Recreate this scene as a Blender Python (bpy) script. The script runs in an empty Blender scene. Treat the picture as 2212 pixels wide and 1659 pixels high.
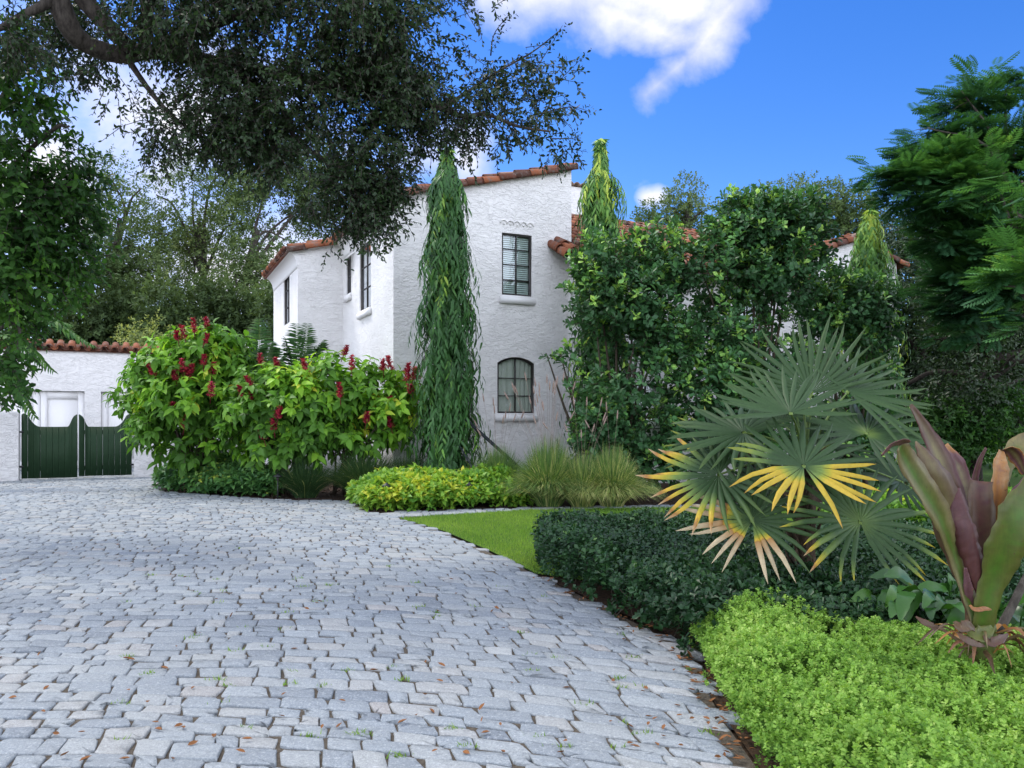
import bpy, math, random
import numpy as np
from mathutils import Vector
from mathutils.geometry import tessellate_polygon

# ------------------------------------------------------------------ camera, sky, sun, exposure
scene = bpy.context.scene
COL = scene.collection
random.seed(11)
rng = np.random.default_rng(11)
R = math.radians

EYE = 1.6
cam_data = bpy.data.cameras.new('camera')
cam_data.sensor_width = 36.0
cam_data.lens = 36.0 * 1702 / 2212
cam_data.shift_y = 82.0 / 2212
cam_data.clip_end = 3000
cam_data.clip_start = 0.05
cam = bpy.data.objects.new('camera', cam_data)
cam.location = (0, 0, EYE)
cam.rotation_euler = (R(90), 0, 0)
COL.objects.link(cam)
scene.camera = cam

SUN_DIR = Vector((-0.50, 0.30, 0.85)).normalized()      # towards the sun
SUN_EL = math.asin(SUN_DIR.z)
SUN_AZ = math.atan2(SUN_DIR.x, SUN_DIR.y)
sun = bpy.data.lights.new('sun', 'SUN')
sun.energy = 1.35
sun.angle = R(12)
sun.color = (1.0, 0.95, 0.86)
sun_o = bpy.data.objects.new('sun', sun)
sun_o.rotation_euler = (-SUN_DIR).to_track_quat('-Z', 'Y').to_euler()
COL.objects.link(sun_o)

scene.view_settings.view_transform = 'Standard'
scene.view_settings.look = 'None'
scene.view_settings.exposure = 0.83
scene.view_settings.gamma = 1.0
scene.cycles.max_bounces = 8
scene.cycles.transparent_max_bounces = 12
scene.cycles.diffuse_bounces = 4
scene.cycles.glossy_bounces = 3
scene.cycles.transmission_bounces = 4
scene.cycles.use_denoising = True

world = bpy.data.worlds.new('World')
scene.world = world
world.use_nodes = True
wt = world.node_tree
for n in list(wt.nodes):
    wt.nodes.remove(n)


class NT:
    """small helper for building node trees"""
    def __init__(s, tree):
        s.t = tree

    def n(s, kind, **kw):
        nd = s.t.nodes.new(kind)
        for k, v in kw.items():
            setattr(nd, k, v)
        return nd

    def put(s, sock, val):
        if hasattr(val, 'is_output') or isinstance(val, bpy.types.NodeSocket):
            s.t.links.new(val, sock)
        else:
            sock.default_value = val

    def m(s, op, a, b=0.0, c=None, clamp=False):
        nd = s.n('ShaderNodeMath', operation=op, use_clamp=clamp)
        s.put(nd.inputs[0], a)
        s.put(nd.inputs[1], b)
        if c is not None:
            s.put(nd.inputs[2], c)
        return nd.outputs[0]

    def mix(s, fac, a, b, mode='MIX'):
        nd = s.n('ShaderNodeMix', data_type='RGBA', blend_type=mode)
        s.put(nd.inputs[0], fac)
        s.put(nd.inputs[6], a)
        s.put(nd.inputs[7], b)
        return nd.outputs[2]

    def noise(s, vec, scale, detail=4.0, rough=0.5, dist=0.0):
        nd = s.n('ShaderNodeTexNoise')
        if vec is not None:
            s.put(nd.inputs['Vector'], vec)
        nd.inputs['Scale'].default_value = scale
        nd.inputs['Detail'].default_value = detail
        nd.inputs['Roughness'].default_value = rough
        nd.inputs['Distortion'].default_value = dist
        return nd.outputs['Fac']

    def ramp(s, fac, stops, interp='LINEAR'):
        nd = s.n('ShaderNodeValToRGB')
        cr = nd.color_ramp
        cr.interpolation = interp
        while len(cr.elements) > 1:
            cr.elements.remove(cr.elements[-1])
        cr.elements[0].position = stops[0][0]
        cr.elements[0].color = rgba(stops[0][1])
        for p, c in stops[1:]:
            e = cr.elements.new(p)
            e.color = rgba(c)
        s.put(nd.inputs[0], fac)
        return nd.outputs[0]

    def maprange(s, v, a, b, c=0.0, d=1.0):
        nd = s.n('ShaderNodeMapRange')
        s.put(nd.inputs[0], v)
        nd.inputs[1].default_value = a
        nd.inputs[2].default_value = b
        nd.inputs[3].default_value = c
        nd.inputs[4].default_value = d
        return nd.outputs[0]


def rgba(c):
    if isinstance(c, (int, float)):
        return (c, c, c, 1)
    return tuple(c) + (1,) if len(c) == 3 else tuple(c)


W = NT(wt)
sky = W.n('ShaderNodeTexSky', sky_type='NISHITA')
sky.sun_disc = False
sky.sun_elevation = SUN_EL
sky.sun_rotation = SUN_AZ
sky.altitude = 0
sky.air_density = 1.0
sky.dust_density = 0.4
sky.ozone_density = 3.0
tc = W.n('ShaderNodeTexCoord')
sep = W.n('ShaderNodeSeparateXYZ')
W.put(sep.inputs[0], tc.outputs['Generated'])
dx, dy, dz = sep.outputs
ysafe = W.m('MAXIMUM', dy, 0.05)
ca = W.m('DIVIDE', dx, ysafe)
cb = W.m('DIVIDE', dz, ysafe)
cvec = W.n('ShaderNodeCombineXYZ')
W.put(cvec.inputs[0], ca)
W.put(cvec.inputs[1], cb)
cvec.inputs[2].default_value = .37
nz1 = W.noise(cvec.outputs[0], 8.5, 8.0, 0.56, 0.15)
nz2 = W.noise(tc.outputs['Generated'], 3.2, 5.0, 0.5, 0.2)


def capsule(x0, y0, x1, y1, r):
    """soft distance field of a cloud streak lying between two sky directions"""
    a0, b0 = (x0 - 1106) / 1702, (911.5 - y0) / 1702
    a1, b1 = (x1 - 1106) / 1702, (911.5 - y1) / 1702
    r = r / 1702
    va, vb = a1 - a0, b1 - b0
    L = va * va + vb * vb + 1e-9
    pa = W.m('SUBTRACT', ca, a0)
    pb = W.m('SUBTRACT', cb, b0)
    h = W.m('DIVIDE', W.m('ADD', W.m('MULTIPLY', pa, va), W.m('MULTIPLY', pb, vb)), L, clamp=True)
    qa = W.m('SUBTRACT', pa, W.m('MULTIPLY', h, va))
    qb = W.m('SUBTRACT', pb, W.m('MULTIPLY', h, vb))
    d = W.m('SQRT', W.m('ADD', W.m('MULTIPLY', qa, qa), W.m('MULTIPLY', qb, qb)))
    return W.m('SUBTRACT', 1.0, W.m('DIVIDE', d, r))       # 1 at the core, 0 at the rim


caps = [capsule(1120, -40, 1480, 10, 125), capsule(1300, 20, 1480, 90, 70), capsule(1610, -30, 1490, 130, 75), capsule(1480, 130, 1395, 205, 52),
        capsule(-200, 420, 330, 380, 430), capsule(300, 600, 720, 560, 260), capsule(880, 350, 1000, 345, 95),
        capsule(1398, 430, 1426, 424, 20)]
dens = caps[0]
for c in caps[1:]:
    dens = W.m('MAXIMUM', dens, c)
dens = W.m('MAXIMUM', dens, -0.6)
dens = W.m('ADD', dens, W.m('MULTIPLY', W.m('SUBTRACT', nz1, 0.5), 2.9))
front = W.m('MULTIPLY', dy, 12.0, clamp=True)
cloudA = W.m('MULTIPLY', W.maprange(dens, -0.05, 1.25), front)
# unseen loose clouds over the rest of the sky, added as fill light
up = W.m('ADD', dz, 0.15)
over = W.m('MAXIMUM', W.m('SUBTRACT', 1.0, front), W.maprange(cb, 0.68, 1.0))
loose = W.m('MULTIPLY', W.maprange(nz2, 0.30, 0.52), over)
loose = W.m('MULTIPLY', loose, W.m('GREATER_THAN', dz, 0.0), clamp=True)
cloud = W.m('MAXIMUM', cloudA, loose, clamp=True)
hs = W.n('ShaderNodeHueSaturation')
hs.inputs['Hue'].default_value = 0.516
hs.inputs['Saturation'].default_value = 1.38
hs.inputs['Value'].default_value = 1.25
W.put(hs.inputs['Color'], sky.outputs[0])
ctone = W.mix(W.maprange(nz1, 0.35, 0.7), (5.0, 5.1, 6.2, 1), (6.4, 6.4, 6.8, 1))
skycol = W.mix(cloud, hs.outputs[0], ctone)
fill_deck = W.mix(W.maprange(dz, .25, .75), (19.0, 20.2, 23.2, 1), (7.4, 8.0, 9.8, 1))
skycol = W.mix(loose, skycol, fill_deck)          # added fill light: bright unseen cloud deck overhead and behind the viewer
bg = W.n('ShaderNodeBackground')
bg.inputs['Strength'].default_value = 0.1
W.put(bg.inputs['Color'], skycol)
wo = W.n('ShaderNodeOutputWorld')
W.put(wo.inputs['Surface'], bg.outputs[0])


# ------------------------------------------------------------------ helpers
def at(x, y, Y):
    return np.array([(x - 1106) / 1702 * Y, Y, EYE + (911.5 - y) / 1702 * Y])


def gp(x, y, z=0.0):
    Y = (EYE - z) * 1702 / (y - 911.5)
    return np.array([(x - 1106) / 1702 * Y, Y, z])


def unit(a):
    a = np.asarray(a, float)
    return a / np.maximum(np.linalg.norm(a, axis=-1, keepdims=True), 1e-9)


def rdir(n):
    return unit(rng.normal(size=(n, 3)))


def wob(p, f, seed=0.0):
    """cheap smooth 3-D noise, about -1..1"""
    x, y, z = p[..., 0] * f + seed, p[..., 1] * f + seed * 1.7, p[..., 2] * f - seed * 0.6
    return (np.sin(x * 1.0 + 1.7 * np.sin(y * 0.9 + 0.3)) + np.sin(y * 1.3 + 1.4 * np.sin(z * 1.1 + 1.1))
            + np.sin(z * 1.2 + 1.6 * np.sin(x * 0.8 + 2.2)) + 0.6 * np.sin(2.3 * x + 1.9 * y - 2.1 * z)) / 3.0


def wloc(o):
    p = np.zeros(3)
    while o is not None:
        p = p + np.array(o.location)
        o = o.parent
    return p


class Geo:
    def __init__(s):
        s.v, s.f3, s.f4, s.a, s.n = [], [], [], [], 0

    def add(s, V, F, rnd=0.5):
        V = np.asarray(V, float).reshape(-1, 3)
        F = np.asarray(F, np.int64)
        (s.f3 if F.shape[1] == 3 else s.f4).append(F + s.n)
        s.v.append(V)
        s.a.append(np.broadcast_to(np.asarray(rnd, float), (len(V),)))
        s.n += len(V)
        return s

    def addmix(s, V, Fs, rnd=0.5):
        """vertices with a python list of tris / quads"""
        V = np.asarray(V, float).reshape(-1, 3)
        t = [f for f in Fs if len(f) == 3]
        q = [f for f in Fs if len(f) == 4]
        if t:
            s.f3.append(np.array(t) + s.n)
        if q:
            s.f4.append(np.array(q) + s.n)
        s.v.append(V)
        s.a.append(np.broadcast_to(np.asarray(rnd, float), (len(V),)))
        s.n += len(V)
        return s

    def box(s, x0, y0, z0, x1, y1, z1, rnd=0.5, M=None):
        V = np.array([[x, y, z] for z in (z0, z1) for y in (y0, y1) for x in (x0, x1)], float)
        if M is not None:
            V = M(V)
        F = [(0, 2, 3, 1), (4, 5, 7, 6), (0, 1, 5, 4), (2, 6, 7, 3), (0, 4, 6, 2), (1, 3, 7, 5)]
        return s.add(V, np.array(F), rnd)

    def build(s, name, mat, parent=None, smooth=False):
        me = bpy.data.meshes.new(name)
        V = np.concatenate(s.v)
        parts, tot = [], []
        for L, k in ((s.f3, 3), (s.f4, 4)):
            if L:
                F = np.concatenate(L)
                parts.append(F.ravel())
                tot.append(np.full(len(F), k))
        loops = np.concatenate(parts)
        tot = np.concatenate(tot)
        start = np.concatenate([[0], np.cumsum(tot)[:-1]])
        o = bpy.data.objects.new(name, me)
        loc = np.zeros(3)
        if parent is None:
            lo, hi = V.min(0), V.max(0)
            loc = np.array([(lo[0] + hi[0]) / 2, (lo[1] + hi[1]) / 2, lo[2]])
            V = V - loc
            o.location = loc
        else:
            V = V - wloc(parent)
        me.vertices.add(len(V))
        me.vertices.foreach_set('co', V.astype(np.float32).ravel())
        me.loops.add(len(loops))
        me.loops.foreach_set('vertex_index', loops.astype(np.int32))
        me.polygons.add(len(tot))
        me.polygons.foreach_set('loop_start', start.astype(np.int32))
        me.polygons.foreach_set('loop_total', tot.astype(np.int32))
        if smooth:
            me.polygons.foreach_set('use_smooth', np.ones(len(tot), bool))
        at_ = me.attributes.new('rnd', 'FLOAT', 'POINT')
        at_.data.foreach_set('value', np.concatenate(s.a).astype(np.float32))
        me.update(calc_edges=True)
        me.validate()
        me.materials.append(mat)
        COL.objects.link(o)
        if parent is not None:
            o.parent = parent
        return o


def tag(o, label, cat, group=None, kind=None):
    o['label'] = label
    o['category'] = cat
    if group:
        o['group'] = group
    if kind:
        o['kind'] = kind
    return o


def thing(name, loc, label, cat, group=None):
    o = bpy.data.objects.new(name, None)
    o.location = tuple(loc)
    o.empty_display_size = 0.2
    COL.objects.link(o)
    # parent offsets are taken from .location directly (no rotation, no scale)
    return tag(o, label, cat, group)


def struct(o):
    o['kind'] = 'structure'
    return o


def copy_tree(o, loc):
    c = o.copy()
    c.location = tuple(loc)
    COL.objects.link(c)
    for ch in list(o.children):
        k = ch.copy()
        COL.objects.link(k)
        k.parent = c
        for g in list(ch.children):
            h = g.copy()
            COL.objects.link(h)
            h.parent = k
    return c


def smooth_path(P, n):
    P = np.asarray(P, float)
    m = len(P)
    Q = np.vstack([2 * P[0] - P[1], P, 2 * P[-1] - P[-2]])
    out = []
    for t in np.linspace(0, m - 1, n):
        i = min(int(t), m - 2)
        f = t - i
        p0, p1, p2, p3 = Q[i], Q[i + 1], Q[i + 2], Q[i + 3]
        out.append(0.5 * ((2 * p1) + (-p0 + p2) * f + (2 * p0 - 5 * p1 + 4 * p2 - p3) * f * f + (-p0 + 3 * p1 - 3 * p2 + p3) * f ** 3))
    return np.array(out)


def tube(g, P, r, sides=7, rnd=0.5, rough=0.0):
    P = np.asarray(P, float)
    n = len(P)
    r = np.broadcast_to(np.asarray(r, float), (n,))
    T = unit(np.gradient(P, axis=0))
    ref = np.array([0.31, 0.2, 1.0]) if abs(T[0][2]) < 0.9 else np.array([1.0, 0.3, 0.0])
    A = unit(np.cross(T, ref))
    B = np.cross(T, A)
    th = np.linspace(0, 2 * math.pi, sides, endpoint=False)
    rr = r[:, None] * (1 + rough * rng.normal(size=(n, sides)))
    V = P[:, None, :] + rr[..., None] * (np.cos(th)[None, :, None] * A[:, None, :] + np.sin(th)[None, :, None] * B[:, None, :])
    i = np.arange(n - 1)[:, None] * sides
    j = np.arange(sides)[None, :]
    k = (j + 1) % sides
    F = np.stack([i + j, i + k, i + sides + k, i + sides + j], -1).reshape(-1, 4)
    V = V.reshape(-1, 3)
    # closing caps
    V2 = np.vstack([V, P[0], P[-1]])
    g.add(V2, F, rnd)
    base = g.n - len(V2)
    c0, c1 = len(V), len(V) + 1
    cap = [(c0, (q + 1) % sides, q) for q in range(sides)] + [(c1, (n - 1) * sides + q, (n - 1) * sides + (q + 1) % sides) for q in range(sides)]
    g.f3.append(np.array(cap) + base)


def ribbon(g, P, w, side, nrm, fold=0.2, wave=0.0, wf=9.0, rnd=None, seed=0.0, thick=False):
    """a strap leaf: grid of 5 across along path P"""
    P = np.asarray(P, float)
    n = len(P)
    w = np.asarray(w, float)
    side = np.broadcast_to(np.asarray(side, float), (n, 3))
    nrm = np.broadcast_to(np.asarray(nrm, float), (n, 3))
    c = np.array([-1, -0.55, 0, 0.55, 1.0])
    t = np.linspace(0, 1, n)
    V = np.zeros((n, 5, 3))
    for j, cj in enumerate(c):
        up = fold * w * abs(cj) ** 1.5 + wave * w * np.sin(wf * t * (1 + 0.2 * cj) + 2.1 * cj + seed) * abs(cj)
        rag = 1 + (.07 * np.sin(23 * t + seed * 3 + cj) + .05 * np.sin(61 * t + seed * 7 - cj) + rng.normal(0, .02, n)) * (abs(cj) > .9)
        V[:, j] = P + side * (w * cj * rag)[:, None] + nrm * up[:, None]
    i = np.arange(n - 1)[:, None] * 5
    j = np.arange(4)[None, :]
    F = np.stack([i + j, i + j + 1, i + 6 + j, i + 5 + j], -1).reshape(-1, 4)
    a = np.full((n, 5), 0.5) if rnd is None else np.asarray(rnd)
    if a.shape != (n, 5):
        a = np.broadcast_to(a, (n, 5))
    g.add(V.reshape(-1, 3), F, a.ravel())


# leaf templates: x = width, y = length (0..1), z = up
def tpl_diamond(w, h=0.08, m=0.45):
    V = np.array([[0, 0, 0], [w / 2, m, h], [0, 1, 0], [-w / 2, m, h]])
    return V, np.array([[0, 1, 2], [0, 2, 3]])


def tpl_leaf(w, a=0.7, b=0.95, fold=0.08, curl=0.1, ya=0.25, yb=0.6):
    h = w / 2
    V = np.array([[0, 0, 0], [h * a, ya, fold], [h * b, yb, fold - curl * .3], [0, 1, -curl], [-h * b, yb, fold - curl * .3], [-h * a, ya, fold], [0, 0.5, 0]])
    return V, np.array([[0, 1, 6], [1, 2, 6], [2, 3, 6], [3, 4, 6], [4, 5, 6], [5, 0, 6]])


def tpl_pinnate(pairs=8, pw=0.055, pl=0.34):
    V, F = [], []
    for i in range(pairs):
        y = 0.12 + 0.8 * i / (pairs - 1)
        L = pl * (0.55 + 0.9 * math.sin(math.pi * (0.15 + 0.75 * i / (pairs - 1)))) * 0.75
        for s in (-1, 1):
            b = len(V)
            d = np.array([s * 0.85, 0.52, -0.12])
            e = np.array([-0.52 * s, 0.85, 0]) * pw * 0.9
            p = np.array([0, y, 0])
            V += [p, p + d * L * 0.5 + e, p + d * L, p + d * L * 0.5 - e]
            F += [(b, b + 1, b + 2), (b, b + 2, b + 3)]
    b = len(V)
    V += [np.array([0.012, 0, 0]), np.array([-0.012, 0, 0]), np.array([0, 1.0, -0.05])]
    F.append((b, b + 1, b + 2))
    return np.array(V), np.array(F)


def scatter(g, T, pos, d, nrm, size, rnd):
    tv, tf = T
    N = len(pos)
    if N == 0:
        return
    d = unit(d)
    side = unit(np.cross(d, nrm))
    up = np.cross(side, d)
    size = np.broadcast_to(np.asarray(size, float), (N,))
    L = tv[None] * size[:, None, None]
    V = pos[:, None, :] + L[..., 0:1] * side[:, None, :] + L[..., 1:2] * d[:, None, :] + L[..., 2:3] * up[:, None, :]
    k = len(tv)
    F = (tf[None] + (np.arange(N) * k)[:, None, None]).reshape(-1, 3)
    g.add(V.reshape(-1, 3), F, np.repeat(np.broadcast_to(rnd, (N,)), k))


def sprigs(g, T, c, d, L, k, size, rnd, spread=0.9, droop=0.0, stem=None, upn=0.6, jit=0.35):
    """k leaves along a short twig at each centre c with direction d"""
    N = len(c)
    d = unit(d)
    t = (np.arange(k)[None, :] + rng.uniform(0, 0.9, (N, k))) / k
    Ls = np.broadcast_to(L, (N,))[:, None]
    A = unit(np.cross(d, np.array([0.13, 0.27, 1.0])))
    B = np.cross(d, A)
    ph = np.arange(k)[None, :] * 2.4 + rng.uniform(0, 6.28, (N, 1)) + rng.normal(0, .3, (N, k))
    rad = np.cos(ph)[..., None] * A[:, None] + np.sin(ph)[..., None] * B[:, None]
    P = c[:, None] + d[:, None] * (t * Ls)[..., None]
    P[..., 2] -= droop * (t * Ls) ** 2
    sp = spread * (1.25 - 0.75 * t)[..., None]
    ld = d[:, None] * (1 - 0.5 * sp) + rad * sp + rng.normal(0, jit, (N, k, 3)) * 0.5
    ld[..., 2] -= droop * 0.6
    nr = np.array([0, 0, upn]) + d[:, None] * 0.6 - rad * 0.2 + rng.normal(0, jit, (N, k, 3))
    r = np.clip(np.broadcast_to(np.asarray(rnd), (N,))[:, None] + rng.normal(0, .11, (N, k)), 0, 1)
    sz = size * rng.uniform(0.7, 1.2, (N, k)) * (1.0 - 0.25 * (t > .8))
    scatter(g, T, P.reshape(-1, 3), ld.reshape(-1, 3), nr.reshape(-1, 3), sz.ravel(), r.ravel())
    if stem is not None:
        e = c + d * np.broadcast_to(L, (N,))[:, None]
        e[:, 2] -= droop * np.broadcast_to(L, (N,)) ** 2
        thin(stem, c, e, 0.004 + 0.02 * size)


def thin(g, a, b, w):
    """many straight three-sided twigs at once"""
    N = len(a)
    d = unit(b - a)
    A = unit(np.cross(d, np.array([0.13, 0.27, 1.0])))
    B = np.cross(d, A)
    w = np.broadcast_to(w, (N,))[:, None]
    V = []
    for q in range(3):
        o = math.cos(q * 2.094) * A + math.sin(q * 2.094) * B
        V += [a + o * w, b + o * w * 0.5]
    V = np.stack(V, 1)
    F = np.array([[0, 2, 3, 1], [2, 4, 5, 3], [4, 0, 1, 5]])
    g.add(V.reshape(-1, 3), (F[None] + (np.arange(N) * 6)[:, None, None]).reshape(-1, 4), 0.5)


def blob(x, y, Y, rx, ry, rd, dens=1.0):
    k = Y / 1702
    return at(x, y, Y), np.array([rx * k, rd, ry * k]), dens


def blob_points(blobs, per, gap=0.0, freq=1.5, shell=0.45, seed=0.0):
    """points and outward directions over a union of ellipsoids; per = points per square metre of blob surface"""
    P, D = [], []
    for c, r, dn in blobs:
        area = 4 * math.pi * ((r[0] * r[1]) ** 1.6 / 3 + (r[0] * r[2]) ** 1.6 / 3 + (r[1] * r[2]) ** 1.6 / 3) ** (1 / 1.6)
        n = max(3, int(area * per * dn))
        u = rdir(n)
        q = rng.uniform(0, 1, n) ** shell
        p = c + u * r * q[:, None]
        P.append(p)
        D.append(unit(u / r))
    P, D = np.concatenate(P), np.concatenate(D)
    if gap > -1:
        keep = wob(P, freq, seed) + rng.normal(0, .25, len(P)) > gap - 0.5
        P, D = P[keep], D[keep]
    return P, D


# ------------------------------------------------------------------ materials
def new_mat(name):
    m = bpy.data.materials.new(name)
    m.use_nodes = True
    t = m.node_tree
    for n in list(t.nodes):
        t.nodes.remove(n)
    N = NT(t)
    out = N.n('ShaderNodeOutputMaterial')
    return m, N, out


def principled(N, out, col, rough=0.6, spec=0.4, metal=0.0, normal=None, surface=True):
    b = N.n('ShaderNodeBsdfPrincipled')
    N.put(b.inputs['Base Color'], rgba(col) if isinstance(col, (tuple, int, float)) else col)
    N.put(b.inputs['Roughness'], rough)
    b.inputs['Specular IOR Level'].default_value = spec
    b.inputs['Metallic'].default_value = metal
    if normal is not None:
        N.put(b.inputs['Normal'], normal)
    if surface:
        N.put(out.inputs['Surface'], b.outputs[0])
    return b


def bump(N, h, strength, dist):
    b = N.n('ShaderNodeBump')
    b.inputs['Strength'].default_value = strength
    b.inputs['Distance'].default_value = dist
    N.put(b.inputs['Height'], h)
    return b.outputs[0]


def attr(N, name='rnd'):
    a = N.n('ShaderNodeAttribute')
    a.attribute_name = name
    return a.outputs['Fac']


def coords(N, which='Object'):
    return N.n('ShaderNodeTexCoord').outputs[which]


def geopos(N):
    return N.n('ShaderNodeNewGeometry').outputs['Position']


def leaf_mat(name, stops, rough=0.42, transl=0.28, spec=0.4):
    m, N, out = new_mat(name)
    c = N.ramp(attr(N), stops)
    nz = N.noise(geopos(N), 6.0, 2.0)
    c = N.mix(N.maprange(nz, .3, .7, 0, .35), c, N.mix(1.0, c, (0.55, 0.62, 0.5, 1), 'MULTIPLY'))
    b = principled(N, out, c, rough, spec, surface=False)
    tr = N.n('ShaderNodeBsdfTranslucent')
    N.put(tr.inputs['Color'], N.mix(1.0, c, (1.5, 1.5, 0.8, 1), 'MULTIPLY'))
    mx = N.n('ShaderNodeMixShader')
    mx.inputs[0].default_value = transl
    N.put(mx.inputs[1], b.outputs[0])
    N.put(mx.inputs[2], tr.outputs[0])
    N.put(out.inputs['Surface'], mx.outputs[0])
    return m


def bark_mat(name, a, b, scale=9.0):
    m, N, out = new_mat(name)
    p = geopos(N)
    mp = N.n('ShaderNodeMapping')
    mp.inputs['Scale'].default_value = (1, 1, 0.35)
    N.put(mp.inputs[0], p)
    nz = N.noise(mp.outputs[0], scale * 2, 5, .65)
    c = N.mix(N.maprange(nz, .35, .7), rgba(a), rgba(b))
    principled(N, out, c, .9, .2, normal=bump(N, nz, .8, .02))
    return m


def plain_mat(name, col, rough=.6, spec=.4, metal=0.0, var=.25, scale=20, bmp=0.0):
    m, N, out = new_mat(name)
    p = geopos(N)
    nz = N.noise(p, scale, 4, .6)
    dark = tuple(v * (1 - var) for v in col)
    c = N.mix(nz, rgba(dark), rgba(col))
    principled(N, out, c, rough, spec, metal, normal=bump(N, nz, bmp, .01) if bmp else None)
    return m


def stucco_mat(name, col, k=1.0):
    m, N, out = new_mat(name)
    p = geopos(N)
    # trowel strokes: stretched, strongly distorted noise with raised edges, over fine sand grain
    mp = N.n('ShaderNodeMapping')
    mp.inputs['Scale'].default_value = (1.0, 1.0, 2.1)
    N.put(mp.inputs[0], p)
    warp = N.n('ShaderNodeTexNoise')
    warp.inputs['Scale'].default_value = 2.2
    warp.inputs['Detail'].default_value = 3
    N.put(warp.inputs['Vector'], mp.outputs[0])
    va = N.n('ShaderNodeVectorMath', operation='SCALE')
    N.put(va.inputs[0], warp.outputs['Color'])
    va.inputs['Scale'].default_value = 0.55
    vb = N.n('ShaderNodeVectorMath', operation='ADD')
    N.put(vb.inputs[0], mp.outputs[0])
    N.put(vb.inputs[1], va.outputs[0])
    n1 = N.noise(vb.outputs[0], 3.6, 3.0, .5, .8)
    n2 = N.noise(vb.outputs[0], 7.5, 2.0, .5, .6)
    step1 = N.m('ABSOLUTE', N.m('SUBTRACT', N.m('FRACT', N.m('MULTIPLY', n1, 3.0)), .5))
    step2 = N.maprange(n2, .52, .58)
    grain = N.noise(p, 60, 3, .6)
    h = N.m('ADD', N.m('ADD', N.m('MULTIPLY', N.maprange(step1, .0, .14), .6), N.m('MULTIPLY', step2, .45)), N.m('MULTIPLY', grain, .16))
    tone = N.noise(p, .9, 4, .6)
    c = N.mix(N.maprange(tone, .35, .7, 0, 1), rgba(col), rgba(tuple(v * .9 for v in col)))
    # a little weathering at the strokes
    c = N.mix(N.m('MULTIPLY', N.maprange(N.noise(p, 14, 5, .7), .6, .75), .22), c, rgba((.42, .40, .36)))
    principled(N, out, c, .88, .25, normal=bump(N, h, .70 * k, .022))
    return m


def tile_mat():
    m, N, out = new_mat('clay_tile')
    p = geopos(N)
    c = N.ramp(attr(N), [(0, (.055, .028, .02)), (.25, (.12, .045, .028)), (.5, (.23, .08, .04)), (.75, (.34, .12, .055)), (1, (.27, .20, .155))])
    nz = N.noise(p, 5, 6, .7)
    c = N.mix(N.maprange(nz, .5, .68, 0, .85), c, rgba((.17, .155, .14)))
    c = N.mix(N.maprange(N.noise(p, 22, 4, .7), .58, .7, 0, .7), c, rgba((.05, .04, .035)))
    principled(N, out, c, .85, .25, normal=bump(N, N.noise(p, 45, 4, .6), .4, .01))
    return m


def stone_mat():
    m, N, out = new_mat('granite_setts')
    p = geopos(N)
    c = N.ramp(attr(N), [(0, (0.209, 0.240, 0.273)), (.3, (0.294, 0.330, 0.359)), (.5, (0.351, 0.385, 0.404)), (.68, (0.399, 0.415, 0.409)), (.8, (0.399, 0.400, 0.389)), (.9, (0.399, 0.375, 0.353)), (1, (0.494, 0.520, 0.515))])
    sp = N.noise(p, 120, 4, .8)
    c = N.mix(N.maprange(sp, .40, .62, 0, .8), c, N.mix(1.0, c, (.52, .53, .56, 1), 'MULTIPLY'))
    sp2 = N.noise(p, 55, 4, .75)
    c = N.mix(N.maprange(sp2, .53, .70, 0, .65), c, rgba((0.570, 0.600, 0.606)))
    mp = N.n('ShaderNodeMapping')
    mp.inputs['Scale'].default_value = (2.0, 7.0, 7.0)
    mp.inputs['Rotation'].default_value = (0, 0, .4)
    N.put(mp.inputs[0], p)
    vein = N.noise(mp.outputs[0], 5, 5, .7, .6)
    c = N.mix(N.maprange(vein, .52, .72, 0, .45), c, rgba((0.190, 0.210, 0.237)))
    big = N.noise(p, .7, 4, .6)
    c = N.mix(N.maprange(big, .4, .75, 0, .35), c, rgba((0.285, 0.285, 0.263)))
    h = N.m('ADD', N.m('MULTIPLY', N.noise(p, 26, 5, .65), 1.0), N.m('MULTIPLY', sp, .25))
    principled(N, out, c, .72, .35, normal=bump(N, h, 1.0, .014))
    return m


def soil_mat(name, a, b, scale=14):
    m, N, out = new_mat(name)
    p = geopos(N)
    n1 = N.noise(p, scale, 6, .7)
    n2 = N.noise(p, scale * 6, 3, .6)
    c = N.mix(N.maprange(n1, .35, .68), rgba(a), rgba(b))
    c = N.mix(N.maprange(n2, .55, .7, 0, .6), c, rgba(tuple(v * .4 for v in a)))
    principled(N, out, c, .95, .15, normal=bump(N, N.m('ADD', n1, n2), .7, .02))
    return m


def glass_mat():
    m, N, out = new_mat('window_glass')
    fr = N.n('ShaderNodeFresnel')
    fr.inputs['IOR'].default_value = 1.5
    gl = N.n('ShaderNodeBsdfGlossy')
    gl.inputs['Roughness'].default_value = .03
    gl.inputs['Color'].default_value = (.9, .95, 1, 1)
    tr = N.n('ShaderNodeBsdfTransparent')
    tr.inputs['Color'].default_value = (.93, .97, .96, 1)
    mx = N.n('ShaderNodeMixShader')
    N.put(mx.inputs[0], N.m('ADD', N.m('MULTIPLY', fr.outputs[0], 1.3), .05, clamp=True))
    N.put(mx.inputs[1], tr.outputs[0])
    N.put(mx.inputs[2], gl.outputs[0])
    N.put(out.inputs['Surface'], mx.outputs[0])
    return m


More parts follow.
